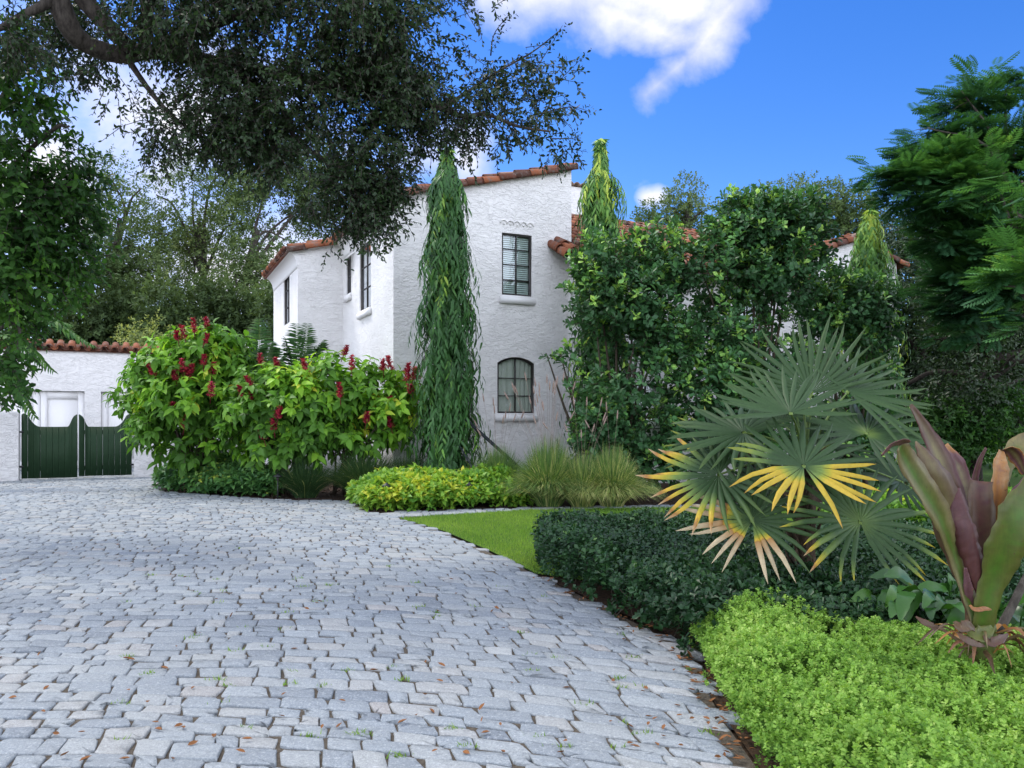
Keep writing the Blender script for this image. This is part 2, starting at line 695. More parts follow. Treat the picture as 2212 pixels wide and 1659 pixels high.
def fan_mat():
    """palm fan: green -> yellow -> straw by the 'rnd' attribute (age of each segment)"""
    m, N, out = new_mat('palm_fan')
    c = N.ramp(attr(N), [(0, (.014, .038, .014)), (.2, (.048, .096, .034)), (.42, (.17, .25, .06)), (.58, (.38, .36, .04)), (.72, (.62, .42, .05)), (.8, (.40, .20, .06)), (1, (.58, .47, .30))])
    nz = N.noise(geopos(N), 30, 3, .6)
    c = N.mix(N.maprange(nz, .35, .7, 0, .4), c, N.mix(1.0, c, (.6, .6, .6, 1), 'MULTIPLY'))
    b = principled(N, out, c, .46, .25, surface=False)
    tr = N.n('ShaderNodeBsdfTranslucent')
    N.put(tr.inputs['Color'], N.mix(1.0, c, (1.3, 1.3, .8, 1), 'MULTIPLY'))
    mx = N.n('ShaderNodeMixShader')
    mx.inputs[0].default_value = .18
    N.put(mx.inputs[1], b.outputs[0])
    N.put(mx.inputs[2], tr.outputs[0])
    N.put(out.inputs['Surface'], mx.outputs[0])
    return m


def strap_mat():
    """purple strap leaves: green midrib .. olive .. purple .. dry orange by the 'rnd' attribute"""
    m, N, out = new_mat('strap_leaf')
    c = N.ramp(attr(N), [(0, (.070, .165, .018)), (.15, (.105, .13, .026)), (.3, (.20, .175, .075)), (.45, (.13, .092, .05)), (.6, (.095, .032, .032)), (.72, (.15, .07, .085)), (.85, (.40, .19, .055)), (1, (.40, .31, .18))])
    nz = N.noise(geopos(N), 18, 4, .65)
    c = N.mix(N.maprange(nz, .35, .7, 0, .55), c, N.mix(1.0, c, (.55, .5, .5, 1), 'MULTIPLY'))
    mp = N.n('ShaderNodeMapping')
    mp.inputs['Scale'].default_value = (110, 60, 5)
    N.put(mp.inputs[0], geopos(N))
    st = N.noise(mp.outputs[0], 1.0, 3, .6)
    c = N.mix(N.maprange(st, .42, .62, 0, .5), c, N.mix(1.0, c, (1.2, 1.15, 1.0, 1), 'MULTIPLY'))
    sp = N.noise(geopos(N), 60, 4, .6)
    c = N.mix(N.maprange(sp, .63, .70, 0, .7), c, rgba((.10, .055, .03)))
    b = principled(N, out, c, .42, .4, surface=False)
    tr = N.n('ShaderNodeBsdfTranslucent')
    N.put(tr.inputs['Color'], N.mix(1.0, c, (1.4, 1.2, .8, 1), 'MULTIPLY'))
    mx = N.n('ShaderNodeMixShader')
    mx.inputs[0].default_value = .25
    N.put(mx.inputs[1], b.outputs[0])
    N.put(mx.inputs[2], tr.outputs[0])
    N.put(out.inputs['Surface'], mx.outputs[0])
    return m


M = dict(
    stucco=stucco_mat('white_stucco', (.84, .825, .81)),
    stucco_old=stucco_mat('weathered_stucco', (.70, .69, .68), 1.1),
    trim=plain_mat('white_trim', (.80, .79, .78), .6, .3, var=.06),
    tile=tile_mat(),
    stone=stone_mat(),
    joint=soil_mat('joint_sand', (.085, .068, .05), (.17, .145, .115), 30),
    soil=soil_mat('garden_soil', (.035, .025, .018), (.09, .06, .04), 14),
    mulch=soil_mat('mulch', (.03, .02, .015), (.10, .06, .035), 22),
    turf=soil_mat('turf_base', (.05, .10, .022), (.10, .18, .04), 18),
    frame=plain_mat('dark_bronze_frame', (.028, .024, .022), .45, .4, var=.2),
    glass=glass_mat(),
    curtain=plain_mat('curtain_cloth', (.74, .77, .70), .85, .1, var=.12, scale=40),
    blind=plain_mat('blind_slat', (.72, .82, .80), .6, .3, var=.05),
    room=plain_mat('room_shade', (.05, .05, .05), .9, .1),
    gate=plain_mat('dark_green_paint', (.020, .050, .022), .6, .2, var=.35, scale=9, bmp=.2),
    iron=plain_mat('black_metal', (.02, .022, .024), .45, .5, .3, var=.3),
    wood=bark_mat('stake_wood', (.012, .016, .018), (.03, .036, .04), 12),
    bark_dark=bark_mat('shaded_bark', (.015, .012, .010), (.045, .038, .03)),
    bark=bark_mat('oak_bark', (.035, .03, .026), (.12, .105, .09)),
    bark_pale=bark_mat('pale_bark', (.12, .11, .095), (.26, .24, .21), 14),
    palm_bark=bark_mat('palm_bark', (.03, .022, .016), (.12, .085, .055), 20),
    stem=plain_mat('green_stem', (.12, .17, .06), .6, .3),
    twig=plain_mat('twig', (.07, .055, .04), .8, .2),
    dead=plain_mat('dead_leaf', (.30, .13, .05), .8, .2, var=.6, scale=6),
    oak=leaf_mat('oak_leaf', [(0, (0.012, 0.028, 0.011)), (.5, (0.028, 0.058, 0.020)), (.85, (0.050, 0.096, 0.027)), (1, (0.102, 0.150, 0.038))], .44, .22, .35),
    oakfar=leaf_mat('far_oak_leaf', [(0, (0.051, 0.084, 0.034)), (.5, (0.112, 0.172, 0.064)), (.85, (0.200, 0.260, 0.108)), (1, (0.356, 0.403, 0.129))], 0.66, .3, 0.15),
    lime=leaf_mat('lime_tree_leaf', [(0, (0.023, 0.071, 0.018)), (.5, (0.059, 0.154, 0.026)), (.85, (0.174, 0.392, 0.045)), (1, (0.350, 0.535, 0.071))], 0.51, .35, 0.22),
    mast=leaf_mat('mast_tree_leaf', [(0, (0.024, 0.074, 0.025)), (.45, (0.051, 0.147, 0.036)), (.75, (0.147, 0.315, 0.055)), (1, (0.436, 0.546, 0.073))], .48, .16, .28),
    broad=leaf_mat('broad_shrub_leaf', [(0, (0.031, 0.083, 0.032)), (.5, (0.064, 0.169, 0.062)), (.8, (0.155, 0.355, 0.083)), (1, (0.438, 0.682, 0.142))], 0.39, .2, 0.31),
    redshrub=leaf_mat('flowering_shrub_leaf', [(0, (0.052, 0.136, 0.021)), (.45, (0.139, 0.322, 0.038)), (.8, (0.332, 0.595, 0.052)), (1, (0.668, 0.611, 0.069))], 0.48, .35, 0.25),
    flower=leaf_mat('crimson_bract', [(0, (0.163, 0.009, 0.033)), (.5, (0.390, 0.020, 0.065)), (1, (0.650, 0.081, 0.146))], .6, .3, .3),
    hedge=leaf_mat('hedge_leaf', [(0, (0.011, 0.035, 0.013)), (.5, (0.023, 0.069, 0.023)), (.85, (0.053, 0.131, 0.035)), (1, (0.148, 0.260, 0.059))], 0.39, .12, 0.31),
    pilea=leaf_mat('tiny_bright_leaf', [(0, (0.055, 0.135, 0.021)), (.3, (0.133, 0.269, 0.041)), (.7, (0.278, 0.459, 0.085)), (1, (0.482, 0.620, 0.183))], 0.56, .35, 0.19),
    cover=leaf_mat('ground_cover_leaf', [(0, (0.045, 0.137, 0.028)), (.4, (0.107, 0.258, 0.035)), (.8, (0.258, 0.436, 0.049)), (1, (0.600, 0.600, 0.070))], 0.46, .3, 0.25),
    cover_dark=leaf_mat('dark_cover_leaf', [(0, (0.030, 0.097, 0.033)), (.5, (0.066, 0.175, 0.054)), (.9, (0.149, 0.315, 0.076)), (1, (0.495, 0.577, 0.091))], 0.41, .2, 0.31),
    grass=leaf_mat('grass_blade', [(0, (0.090, 0.188, 0.029)), (.5, (0.163, 0.298, 0.044)), (1, (0.308, 0.425, 0.079))], 0.61, .35, 0.15),
    tuft=leaf_mat('tuft_blade', [(0, (0.032, 0.077, 0.033)), (.4, (0.081, 0.154, 0.052)), (.65, (0.193, 0.324, 0.081)), (.85, (0.419, 0.444, 0.148)), (1, (0.600, 0.563, 0.281))], 0.56, .3, 0.19),
    seed=plain_mat('seed_head', (.34, .25, .21), .9, .1, var=.3),
    palm=leaf_mat('feather_palm_leaf', [(0, (0.018, 0.058, 0.018)), (.5, (0.043, 0.118, 0.028)), (1, (0.148, 0.261, 0.046))], .6, .15, .15),
    fern=leaf_mat('fern_tree_leaf', [(0, (0.021, 0.065, 0.036)), (.5, (0.046, 0.140, 0.050)), (.85, (0.125, 0.299, 0.071)), (1, (0.301, 0.514, 0.106))], 0.56, .3, 0.19),
    philo=leaf_mat('glossy_lance_leaf', [(0, (0.018, 0.067, 0.012)), (.6, (0.045, 0.134, 0.018)), (1, (0.117, 0.248, 0.033))], 0.31, .2, 0.37),
    fan=fan_mat(), strap=strap_mat(),
)

# ------------------------------------------------------------------ ground, driveway, lawn
def sheet(name, pts, mat, z, label=None):
    loops = [[Vector((p[0], p[1], 0)) for p in pts]]
    tri = tessellate_polygon(loops)
    g = Geo()
    g.add([(p[0], p[1], z) for p in pts], np.array([t for t in tri]))
    o = g.build(name, mat)
    # make every face look up
    me = o.data
    if me.polygons[0].normal.z < 0:
        me.flip_normals()
    return struct(o)


g = Geo()
n = 60
xs = np.linspace(-1, 1, n)
xs = np.sign(xs) * np.abs(xs) ** 3 * 900
GX, GY = np.meshgrid(xs, xs)
V = np.stack([GX, GY + 20, np.full_like(GX, -.05)], -1).reshape(-1, 3)
i = (np.arange(n - 1)[:, None] * n + np.arange(n - 1)[None]).ravel()
g.add(V, np.stack([i, i + 1, i + n + 1, i + n], -1))
struct(g.build('ground', M['soil']))

EDGE = [gp(330, 1046), gp(352, 1062), gp(470, 1071), gp(600, 1080), gp(745, 1082), gp(770, 1092), gp(792, 1106), gp(868, 1112), gp(868, 1121),
        gp(950, 1148), gp(1060, 1195), gp(1160, 1243), gp(1260, 1290), gp(1370, 1345), gp(1470, 1395), gp(1515, 1445), gp(1530, 1500), gp(1565, 1560), gp(1610, 1625), gp(1650, 1680)]
EDGE = [(p[0], p[1]) for p in EDGE]
DRIVE = [(-22, 26.5), (-9.0, 30.0), (-8.9, 22.6)] + EDGE + [(1.2, 1.2), (-6, 1.2), (-22, 12)]
DRV = np.array(DRIVE)


def inside(P, poly):
    x, y = P[:, 0], P[:, 1]
    c = np.zeros(len(P), bool)
    j = len(poly) - 1
    for i in range(len(poly)):
        xi, yi = poly[i]
        xj, yj = poly[j]
        k = ((yi > y) != (yj > y)) & (x < (xj - xi) * (y - yi) / (yj - yi + 1e-12) + xi)
        c ^= k
        j = i
    return c


sheet('driveway_bed', DRIVE, M['joint'], .001)


def bend(s):
    return .065 * np.maximum(0, s + 2.2) ** 2


def setts(poly, smin, smax, tmin, tmax, g, crop=True, bendf=bend, sc=1.0, shear=.0):
    t = tmin
    while t < tmax:
        h = rng.choice([.115, .13, .145, .16, .18]) * rng.uniform(.95, 1.08) * sc
        s = smin + rng.uniform(0, .2)
        S, Wd = [], []
        while s < smax:
            w = rng.choice([.11, .15, .19, .22, .26, .31], p=[.12, .2, .24, .22, .15, .07]) * rng.uniform(.9, 1.1) * sc
            S.append(s)
            Wd.append(w)
            s += w
        S, Wd = np.array(S), np.array(Wd)
        wv = .03 * np.sin(S * 2.1 + t * .9) + .02 * np.sin(S * 5.3 + t * 3.1)
        cs = S + Wd / 2
        ct = t + h / 2 + wv
        xs_ = cs - shear * (ct - 8)
        Pc = np.stack([xs_, ct - bendf(xs_)], -1)
        ok = inside(Pc, poly)
        if crop:
            ok &= (np.abs(Pc[:, 0]) < Pc[:, 1] * .68 + 1.6) & (Pc[:, 1] > 2.2)
        idx = np.nonzero(ok)[0]
        t += h
        if len(idx) == 0:
            continue
        near = Pc[idx, 1].mean() < 9
        K = 16 if near else 8
        ex = 9.0 if near else 5.0
        th = (np.arange(K) + .5) / K * 2 * math.pi
        c, sn = np.cos(th), np.sin(th)
        qx = np.sign(c) * np.abs(c) ** (2 / ex)
        qy = np.sign(sn) * np.abs(sn) ** (2 / ex)
        m = len(idx)
        gap = rng.uniform(.002, .009, (m, 1))
        hw = Wd[idx][:, None] / 2 - gap
        hh = h / 2 - rng.uniform(.002, .007, (m, 1))
        sk = rng.normal(0, .07, (m, 1))
        tp = rng.normal(0, .05, (m, 1))
        jx = rng.normal(0, .0045, (m, K))
        jy = rng.normal(0, .0045, (m, K))
        px = hw * qx[None] * (1 + tp * qy[None]) + sk * hh * qy[None] + jx
        py = hh * qy[None] * (1 + tp * .6 * qx[None]) + jy + rng.normal(0, .03, (m, 1)) * px
        top = np.maximum(rng.normal(.011, .0035, (m, 1)), .0075)
        tx, ty = rng.normal(0, .02, (m, 1)), rng.normal(0, .026, (m, 1))
        rings = []
        for f, zz in ((1.0, -.045), (1.0, -.006), (.975, .0), (.93, .0022), (.5, .003)):
            x = px * f
            y = py * f
            z = top + zz + tx * x + ty * y + (rng.normal(0, .0016, (m, K)) if f < 1 else 0)
            X = cs[idx][:, None] + x
            T = ct[idx][:, None] + y
            X = X - shear * (T - 8)
            rings.append(np.stack([X, T - bendf(X), z], -1))
        cen = np.stack([xs_[idx], ct[idx] - bendf(xs_[idx]), top[:, 0] + .003], -1)[:, None]
        V = np.concatenate(rings + [cen], 1)
        nv = K * 5 + 1
        F4, F3 = [], []
        for r_ in range(4):
            for k in range(K):
                F4.append((r_ * K + k, r_ * K + (k + 1) % K, (r_ + 1) * K + (k + 1) % K, (r_ + 1) * K + k))
        for k in range(K):
            F3.append((4 * K + k, 4 * K + (k + 1) % K, 5 * K))
        F4, F3 = np.array(F4), np.array(F3)
        off = (np.arange(m) * nv)[:, None, None]
        rr = np.clip(rng.normal(.42, .2, m), 0, .75)
        odd = rng.uniform(0, 1, m)
        rr = np.where(odd > .965, rng.uniform(.78, 1, m), rr)
        base = g.n
        g.add(V.reshape(-1, 3), (F4[None] + off).reshape(-1, 4), np.repeat(rr, nv))
        g.f3.append((F3[None] + off).reshape(-1, 3) + base)


g = Geo()
setts(DRV, -16, 8.0, 2.4, 30, g, sc=1.06, shear=.27)
struct(g.build('driveway', M['stone'], smooth=True))

# stone edging strip and pale walk between bed and lawn
w0, w1, w2, w3 = gp(868, 1112), gp(1140, 1099), gp(1400, 1094), gp(2300, 1090)
STRIP = [(-2.35, 13.4), (-2.2, 13.95), (w1[0], w1[1] + .12), (w2[0], w2[1] + .2), (9.5, 15.9), (9.5, 15.3), (w2[0], w2[1] - .25), (w1[0], w1[1] - .2), (-1.85, 13.25)]
sheet('garden_path_bed', STRIP, M['joint'], -.008)
g = Geo()
setts(np.array(STRIP), -2.5, 9.5, 12.6, 16.5, g, crop=False, bendf=lambda s: -.115 * (s + 2), sc=1.15)
struct(g.build('garden_path', M['stone'], smooth=True))

# lawn
LAWN = [(-1.86, 13.02), (-1.0, 11.55), (-.25, 9.7), (.25, 8.3), (1.2, 7.6), (3, 8.0), (9, 9.5), (11, 12), (11, 15.1), (w2[0] + 1, w2[1] - .2), (w2[0], w2[1] - .3), (w1[0], w1[1] - .25), (-1.5, 13.3)]
sheet('lawn', LAWN, M['turf'], .004)
sheet('far_lawn', [(9.4, 11), (14, 13), (40, 20), (60, 60), (12, 60), (12.5, 24), (10.8, 16)], M['turf'], -.02)
sheet('planting_bed', [(-9.6, 23), (-9.3, 20.3), (-4.8, 16.1), (-3.4, 15.95), (-2.62, 14.05), (-2.25, 13.98), (w1[0], w1[1] + .1), (w2[0], w2[1] + .18), (9.5, 15.95), (12, 22), (0, 26), (-9, 27)], M['mulch'], -.004)
sheet('corner_bed', [(.27, 8.25), (1.35, 5.57), (1.16, 4.62), (1.15, 3.6), (1.2, 1.5), (12, 1.5), (12, 9.5), (3, 8), (1.2, 7.6)], M['mulch'], -.004)


def blades(g, P, h, w, lean, rnd):
    N = len(P)
    a = rng.uniform(0, 6.28, N)
    s = np.stack([np.cos(a), np.sin(a), np.zeros(N)], -1)
    b = rng.uniform(0, 6.28, N)
    l = np.stack([np.cos(b), np.sin(b), np.zeros(N)], -1) * (np.abs(rng.normal(0, lean, N)) * h)[:, None]
    up = np.array([0, 0, 1.0]) * h[:, None]
    V = np.stack([P + s * w, P - s * w, P + l + up], 1)
    g.add(V.reshape(-1, 3), np.arange(N * 3).reshape(-1, 3), np.repeat(rnd, 3))


N_ = 230000
P = np.stack([rng.uniform(-2, 9, N_), 7.6 + rng.uniform(0, 1, N_) ** 1.25 * 7.6, np.full(N_, .0)], -1)
P = P[inside(P, LAWN)]
g = Geo()
blades(g, P, rng.uniform(.025, .06, len(P)), .0045, .5, np.clip(.5 + .25 * wob(P, 1.6) + rng.normal(0, .2, len(P)), 0, 1))
tag(g.build('lawn_grass', M['grass']), 'short mown grass covering the small front lawn', 'grass', kind='stuff')

# ------------------------------------------------------------------ the house
U = np.array([math.cos(R(25)), math.sin(R(25)), 0])
Vv = np.array([-math.sin(R(25)), math.cos(R(25)), 0])
C0 = np.array([-2.71, 18.0, 0])
Z = np.array([0, 0, 1.0])


def H(t, s, z=0.0):
    return C0 + U * t + Vv * s + Z * z


class Plane:
    """a wall plane: a runs along it, z is height, outward normal n"""
    def __init__(s, o, a, n):
        s.o, s.a, s.n = np.asarray(o, float), np.asarray(a, float), np.asarray(n, float)

    def __call__(s, a, z, d=0.0):
        return s.o + s.a * a + Z * z + s.n * d


def arch_loop(a0, a1, z0, z1, rise, n=10):
    if rise <= 0:
        return [(a0, z0), (a1, z0), (a1, z1), (a0, z1)]
    L = [(a0, z0), (a1, z0)]
    c = (a0 + a1) / 2
    hw = (a1 - a0) / 2
    rad = (hw * hw + rise * rise) / (2 * rise)
    zc = z1 - rad
    th0 = math.asin(hw / rad)
    for i in range(n + 1):
        th = th0 - 2 * th0 * i / n
        L.append((c + rad * math.sin(th), zc + rad * math.cos(th)))
    return L


def wall_face(g, pl, outline, holes, depth=.14):
    loops = [[Vector((a, z, 0)) for a, z in outline]] + [[Vector((a, z, 0)) for a, z in h] for h in holes]
    flat = [p for L in loops for p in L]
    tri = tessellate_polygon(loops)
    V = np.array([pl(p.x, p.y) for p in flat])
    F = []
    for t in tri:
        nn = np.cross(V[t[1]] - V[t[0]], V[t[2]] - V[t[0]])
        F.append(t if nn @ pl.n > 0 else (t[0], t[2], t[1]))
    g.add(V, np.array(F))
    for h in holes:
        k = len(h)
        a = np.array([pl(p[0], p[1]) for p in h])
        b = np.array([pl(p[0], p[1], -depth) for p in h])
        F = [(i, k + i, k + (i + 1) % k, (i + 1) % k) for i in range(k)]
        g.add(np.vstack([a, b]), np.array(F))


def pbox(g, pl, a0, a1, z0, z1, d0, d1, rnd=.5):
    g.box(a0, d0, z0, a1, d1, z1, rnd, lambda V: np.array([pl(v[0], v[2], v[1]) for v in V]))


def window(root, pl, a0, a1, z0, z1, rise=0.0, nx=2, nz=4, fill='blind', sill=True, depth=.10, label=None, fw=.045):
    fr = Geo()
    L = arch_loop(a0, a1, z0, z1, rise)
    k = len(L)
    ca, cz = (a0 + a1) / 2, (z0 + z1) / 2
    inner = []
    for (a, z) in L:
        da = fw if a < ca else -fw
        if abs(a - ca) < .3 * (a1 - a0) and rise > 0:
            da = 0
        inner.append((a + (da if not (rise > 0 and z > z1 - rise + .001 and abs(a - ca) < (a1 - a0) * .5 - fw) else -fw * 2 * (a - ca) / (a1 - a0)), z + (fw if z < cz else -fw)))
    rows = []
    for loop, d in ((L, -.03), (inner, -.03), (inner, -depth - .01), (L, -depth - .01)):
        rows.append(np.array([pl(a, z, d) for a, z in loop]))
    V = np.vstack(rows)
    F = []
    for r_ in range(3):
        for i in range(k):
            F.append((r_ * k + i, r_ * k + (i + 1) % k, (r_ + 1) * k + (i + 1) % k, (r_ + 1) * k + i))
    fr.add(V, np.array(F))
    for i in range(1, nx):
        a = a0 + (a1 - a0) * i / nx
        pbox(fr, pl, a - .014, a + .014, z0 + fw, z1 - fw, -.085, -.045)
    for i in range(1, nz):
        z = z0 + (z1 - rise * .6 - z0) * i / nz
        pbox(fr, pl, a0 + fw, a1 - fw, z - .012, z + .012, -.083, -.047)
    w = fr.build('window', M['frame'], root)
    if label:
        w['label'] = label
    gp_ = Geo()
    L2 = arch_loop(a0 + .01, a1 - .01, z0 + .01, z1 - .01, rise)
    tri = tessellate_polygon([[Vector((a, z, 0)) for a, z in L2]])
    gp_.add([pl(a, z, -.066) for a, z in L2], np.array(tri))
    gp_.build('pane', M['glass'], w)
    bk = Geo()
    if fill == 'blind':
        nsl = int((z1 - z0) / .05)
        for i in range(nsl):
            z = z0 + .02 + i * .05
            A = [pl(a0 + .02, z, -.12), pl(a1 - .02, z, -.12), pl(a1 - .02, z + .04, -.142), pl(a0 + .02, z + .04, -.142)]
            bk.add(A, np.array([[0, 1, 2, 3]]))
        bk.build('blind', M['blind'], w)
    else:
        aa = np.linspace(a0 + .01, a1 - .01, 60)
        q = (aa - a0) / (a1 - a0)
        dd = -.17 + .022 * np.sin(q * 44 + 2 * np.sin(q * 7)) - .03 * np.exp(-((q - .5) / .05) ** 2)
        V = np.concatenate([[pl(a, z0, d) for a, d in zip(aa, dd)], [pl(a, z1, d) for a, d in zip(aa, dd)]])
        F = [(i, i + 1, 61 + i, 60 + i) for i in range(59)]
        bk.add(V, np.array(F))
        bk.build('curtain', M['curtain'], w, smooth=True)
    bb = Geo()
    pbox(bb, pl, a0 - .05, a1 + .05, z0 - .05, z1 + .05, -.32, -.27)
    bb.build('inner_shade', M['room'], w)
    if sill:
        sl = Geo()
        pbox(sl, pl, a0 - .07, a1 + .07, z0 - .20, z0 - .045, .0, .075)
        pbox(sl, pl, a0 + .002, a1 - .002, z0 - .046, z0 + .004, -.14, .02)
        sl.build('window_sill', M['trim'], w)
    return w


def barrel(g, p, d, up, L, r0, r1, rnd, th=.016, n=8, flip=False):
    """one mission tile: half pipe of thickness th starting at p, running along d (unit), crown towards up"""
    side = np.cross(d, up)
    a = np.linspace(0, math.pi, n)
    V = []
    for end, r in ((0, r0), (L, r1)):
        for rr in (r, r - th):
            for q in a:
                V.append(p + d * end + side * math.cos(q) * rr + up * math.sin(q) * rr * (1 if not flip else -1))
    V = np.array(V)
    F = []
    o0, i0, o1, i1 = 0, n, 2 * n, 3 * n
    for k in range(n - 1):
        F += [(o0 + k, o0 + k + 1, o1 + k + 1, o1 + k), (i0 + k + 1, i0 + k, i1 + k, i1 + k + 1), (o0 + k + 1, o0 + k, i0 + k, i0 + k + 1), (o1 + k, o1 + k + 1, i1 + k + 1, i1 + k)]
    F += [(o0, o1, i1, i0), (o0 + n - 1, i0 + n - 1, i1 + n - 1, o1 + n - 1)]
    g.add(V, np.array(F), rnd)


def tile_field(g, o, along, upslope, nrm, width, length, pitch=.235, row=.36, r=.092):
    """courses of barrel tiles with pans between; o = eave corner"""
    nc = max(1, int(width / pitch))
    nr = max(1, int(math.ceil(length / row)))
    for i in range(nc):
        for j in range(nr):
            L = min(row + .07, length - j * row + .02)
            if L < .1:
                continue
            jit = rng.normal(0, .006, 3)
            c = np.clip(rng.choice([.1, .3, .5, .62, .75, .95], p=[.12, .24, .26, .18, .12, .08]) + rng.normal(0, .06), 0, 1)
            p = o + along * ((i + .5) * pitch) + upslope * (j * row - (.03 if j == 0 else 0)) + nrm * (.055 + .008) + jit
            dd = unit(upslope - nrm * .035 + rng.normal(0, .012, 3))
            barrel(g, p, dd, nrm, L, r, r * .84, c)
            if i < nc - 1 or True:
                c2 = np.clip(c + rng.normal(-.1, .15), 0, 1)
                barrel(g, o + along * ((i + 1.0) * pitch) + upslope * (j * row) + nrm * (.095), unit(upslope - nrm * .03), nrm, L, r * .95, r * .9, c2, flip=True)


def rake_row(g, p0, p1, nrm, side, r=.115, L=.42):
    """tiles capping a sloping gable edge, from low p0 to high p1"""
    d = unit(p1 - p0)
    n_ = int(np.linalg.norm(p1 - p0) / L)
    L = np.linalg.norm(p1 - p0) / n_
    for i in range(n_):
        c = np.clip(rng.choice([.08, .25, .45, .6]) + rng.normal(0, .06), 0, 1)
        barrel(g, p0 + d * (i * L) + rng.normal(0, .006, 3), unit(d - nrm * .05 + rng.normal(0, .012, 3)), unit(nrm + side * .75), L + .06, r, r * .82, c)
        c = np.clip(rng.choice([.3, .45, .6, .95]) + rng.normal(0, .06), 0, 1)
        barrel(g, p0 + d * (i * L + .12) - side * .17 + nrm * .085 + rng.normal(0, .006, 3), unit(d - nrm * .05 + rng.normal(0, .012, 3)), nrm, L + .06, r * .9, r * .75, c)


house = thing('house', H(2, 3, 0), 'white stucco two-storey house with clay tile roofs and dark framed windows', 'house')
SL = .267
rz = lambda t: 6.74 + SL * t
# planes
front = Plane(H(0, 0), U, -Vv)                  # a = t
leftA = Plane(H(0, 0), Vv, -U)                  # a = s
frontB = Plane(H(0, 5.04), -U, -Vv)             # a = -t, 0..1.27
leftC = Plane(H(-1.27, 5.04), Vv, -U)           # a = s - 5.04
g = Geo()
fw_up = arch_loop(2.72, 3.53, 4.69, 6.21, 0)
fw_dn = arch_loop(2.60, 3.60, 1.81, 3.19, .15)
fw_dl = arch_loop(0.98, 1.98, 1.81, 3.19, .15)
wall_face(g, front, [(0, -.1), (4.65, -.1), (4.65, rz(4.65)), (0, rz(0))], [fw_up, fw_dn, fw_dl])
wA1 = arch_loop(1.98, 3.10, 4.50, 6.20, 0)
wA2 = arch_loop(4.07, 4.62, 5.16, 6.20, 0)
wall_face(g, leftA, [(0, -.1), (5.04, -.1), (5.04, rz(0)), (0, rz(0))], [wA1, wA2])
wall_face(g, frontB, [(0, -.1), (1.27, -.1), (1.27, rz(-1.27)), (0, rz(0))], [])
wC = arch_loop(1.38, 2.44, 4.55, 6.12, 0)
wall_face(g, leftC, [(0, -.1), (4.56, -.1), (4.56, rz(-1.27)), (0, rz(-1.27))], [wC])
wall_face(g, Plane(H(4.65, 0), Vv, U), [(0, -.1), (9.6, -.1), (9.6, rz(4.65)), (0, rz(4.65))], [])
wall_face(g, Plane(H(-1.27, 9.6), U, Vv), [(0, -.1), (5.92, -.1), (5.92, rz(4.65)), (0, rz(-1.27))], [])
g.build('wall', M['stucco'], house)

window(house, front, 2.72, 3.53, 4.69, 6.21, 0, 2, 4, 'blind')
window(house, front, 2.60, 3.60, 1.81, 3.19, .15, 2, 3, 'curtain', label='dark arched window with pale curtains, two panes wide')
window(house, front, 0.98, 1.98, 1.81, 3.19, .15, 2, 3, 'curtain', label='arched window half hidden by the columnar tree')
window(house, leftA, 1.98, 3.10, 4.50, 6.20, 0, 2, 3, 'blind')
window(house, leftA, 4.07, 4.62, 5.16, 6.20, 0, 2, 2, 'blind')
window(house, leftC, 1.38, 2.44, 4.55, 6.12, 0, 2, 3, 'blind', sill=False)

# scalloped moulding over the upper window
g = Geo()
for k in range(5):
    c = 2.72 - .04 + (k + .5) * .178
    P = [front(c - .089 * math.cos(q), 6.44 + .075 * math.sin(q), .014) for q in np.linspace(0, math.pi, 9)]
    tube(g, P, .017, 5)
    P = [front(c + .03 * math.cos(q), 6.425 + .03 * math.sin(q), .008) for q in np.linspace(0, 2 * math.pi, 9)]
    tube(g, [front(c, 6.425, -.01), front(c, 6.425, .028)], [.03, .02], 8)
P = [front(2.64, 6.50, .012), front(2.66, 6.44, .012)]
g.build('moulding', M['stucco'], house, smooth=True)

# coved eaves on the left walls
g = Geo()
def cove(pl, a0, a1, ztop, dep=.26, hgt=.42):
    q = np.linspace(0, math.pi / 2, 8)
    prof = [(.0, ztop - hgt)] + [(dep * (1 - math.cos(x)) + .012, ztop - hgt * (1 - math.sin(x))) for x in q] + [(dep + .012, ztop + .07), (0, ztop + .09)]
    V = np.concatenate([[pl(a, z, d) for d, z in prof] for a in (a0, a1)])
    k = len(prof)
    g.add(V, np.array([(i, i + 1, k + i + 1, k + i) for i in range(k - 1)]))
    g.addmix(V, [(k - 1, i, i + 1) for i in range(k - 2)] + [(2 * k - 1, k + i + 1, k + i) for i in range(k - 2)])
cove(leftA, .0, 5.036, rz(0) - .06)
cove(leftC, .003, 4.56, rz(-1.27) - .06)
g.build('eave_cove', M['trim'], house)

# main shed roof: one slope, two depths
g = Geo()
sl = unit(U + Z * SL)
nr = unit(np.cross(sl, Vv))
nr = nr if nr[2] > 0 else -nr
def roof_slab(t0, t1, s0, s1):
    a = [H(t0, s0, rz(t0) - .005), H(t1, s0, rz(t1) - .005), H(t1, s1, rz(t1) - .005), H(t0, s1, rz(t0) - .005)]
    b = [p + Z * .05 for p in a]
    V = np.array(a + b)
    g.add(V, np.array([(3, 2, 1, 0), (4, 5, 6, 7), (0, 1, 5, 4), (1, 2, 6, 5), (2, 3, 7, 6), (3, 0, 4, 7)]), .3)
roof_slab(-.30, 4.68, -.03, 5.0)
roof_slab(-1.57, 4.68, 5.0, 9.65)
Lm = 4.95 / sl[0] * U[0]
tile_field(g, H(-.32, .1, rz(-.32) + .05), Vv, sl, nr, 5.0, 5.0 * math.sqrt(1 + SL * SL))
tile_field(g, H(-1.60, 5.1, rz(-1.60) + .05), Vv, sl, nr, 4.5, 6.2 * math.sqrt(1 + SL * SL))
rake_row(g, H(-.32, -.06, rz(-.32) + .045), H(4.7, -.06, rz(4.7) + .045), nr, -Vv)
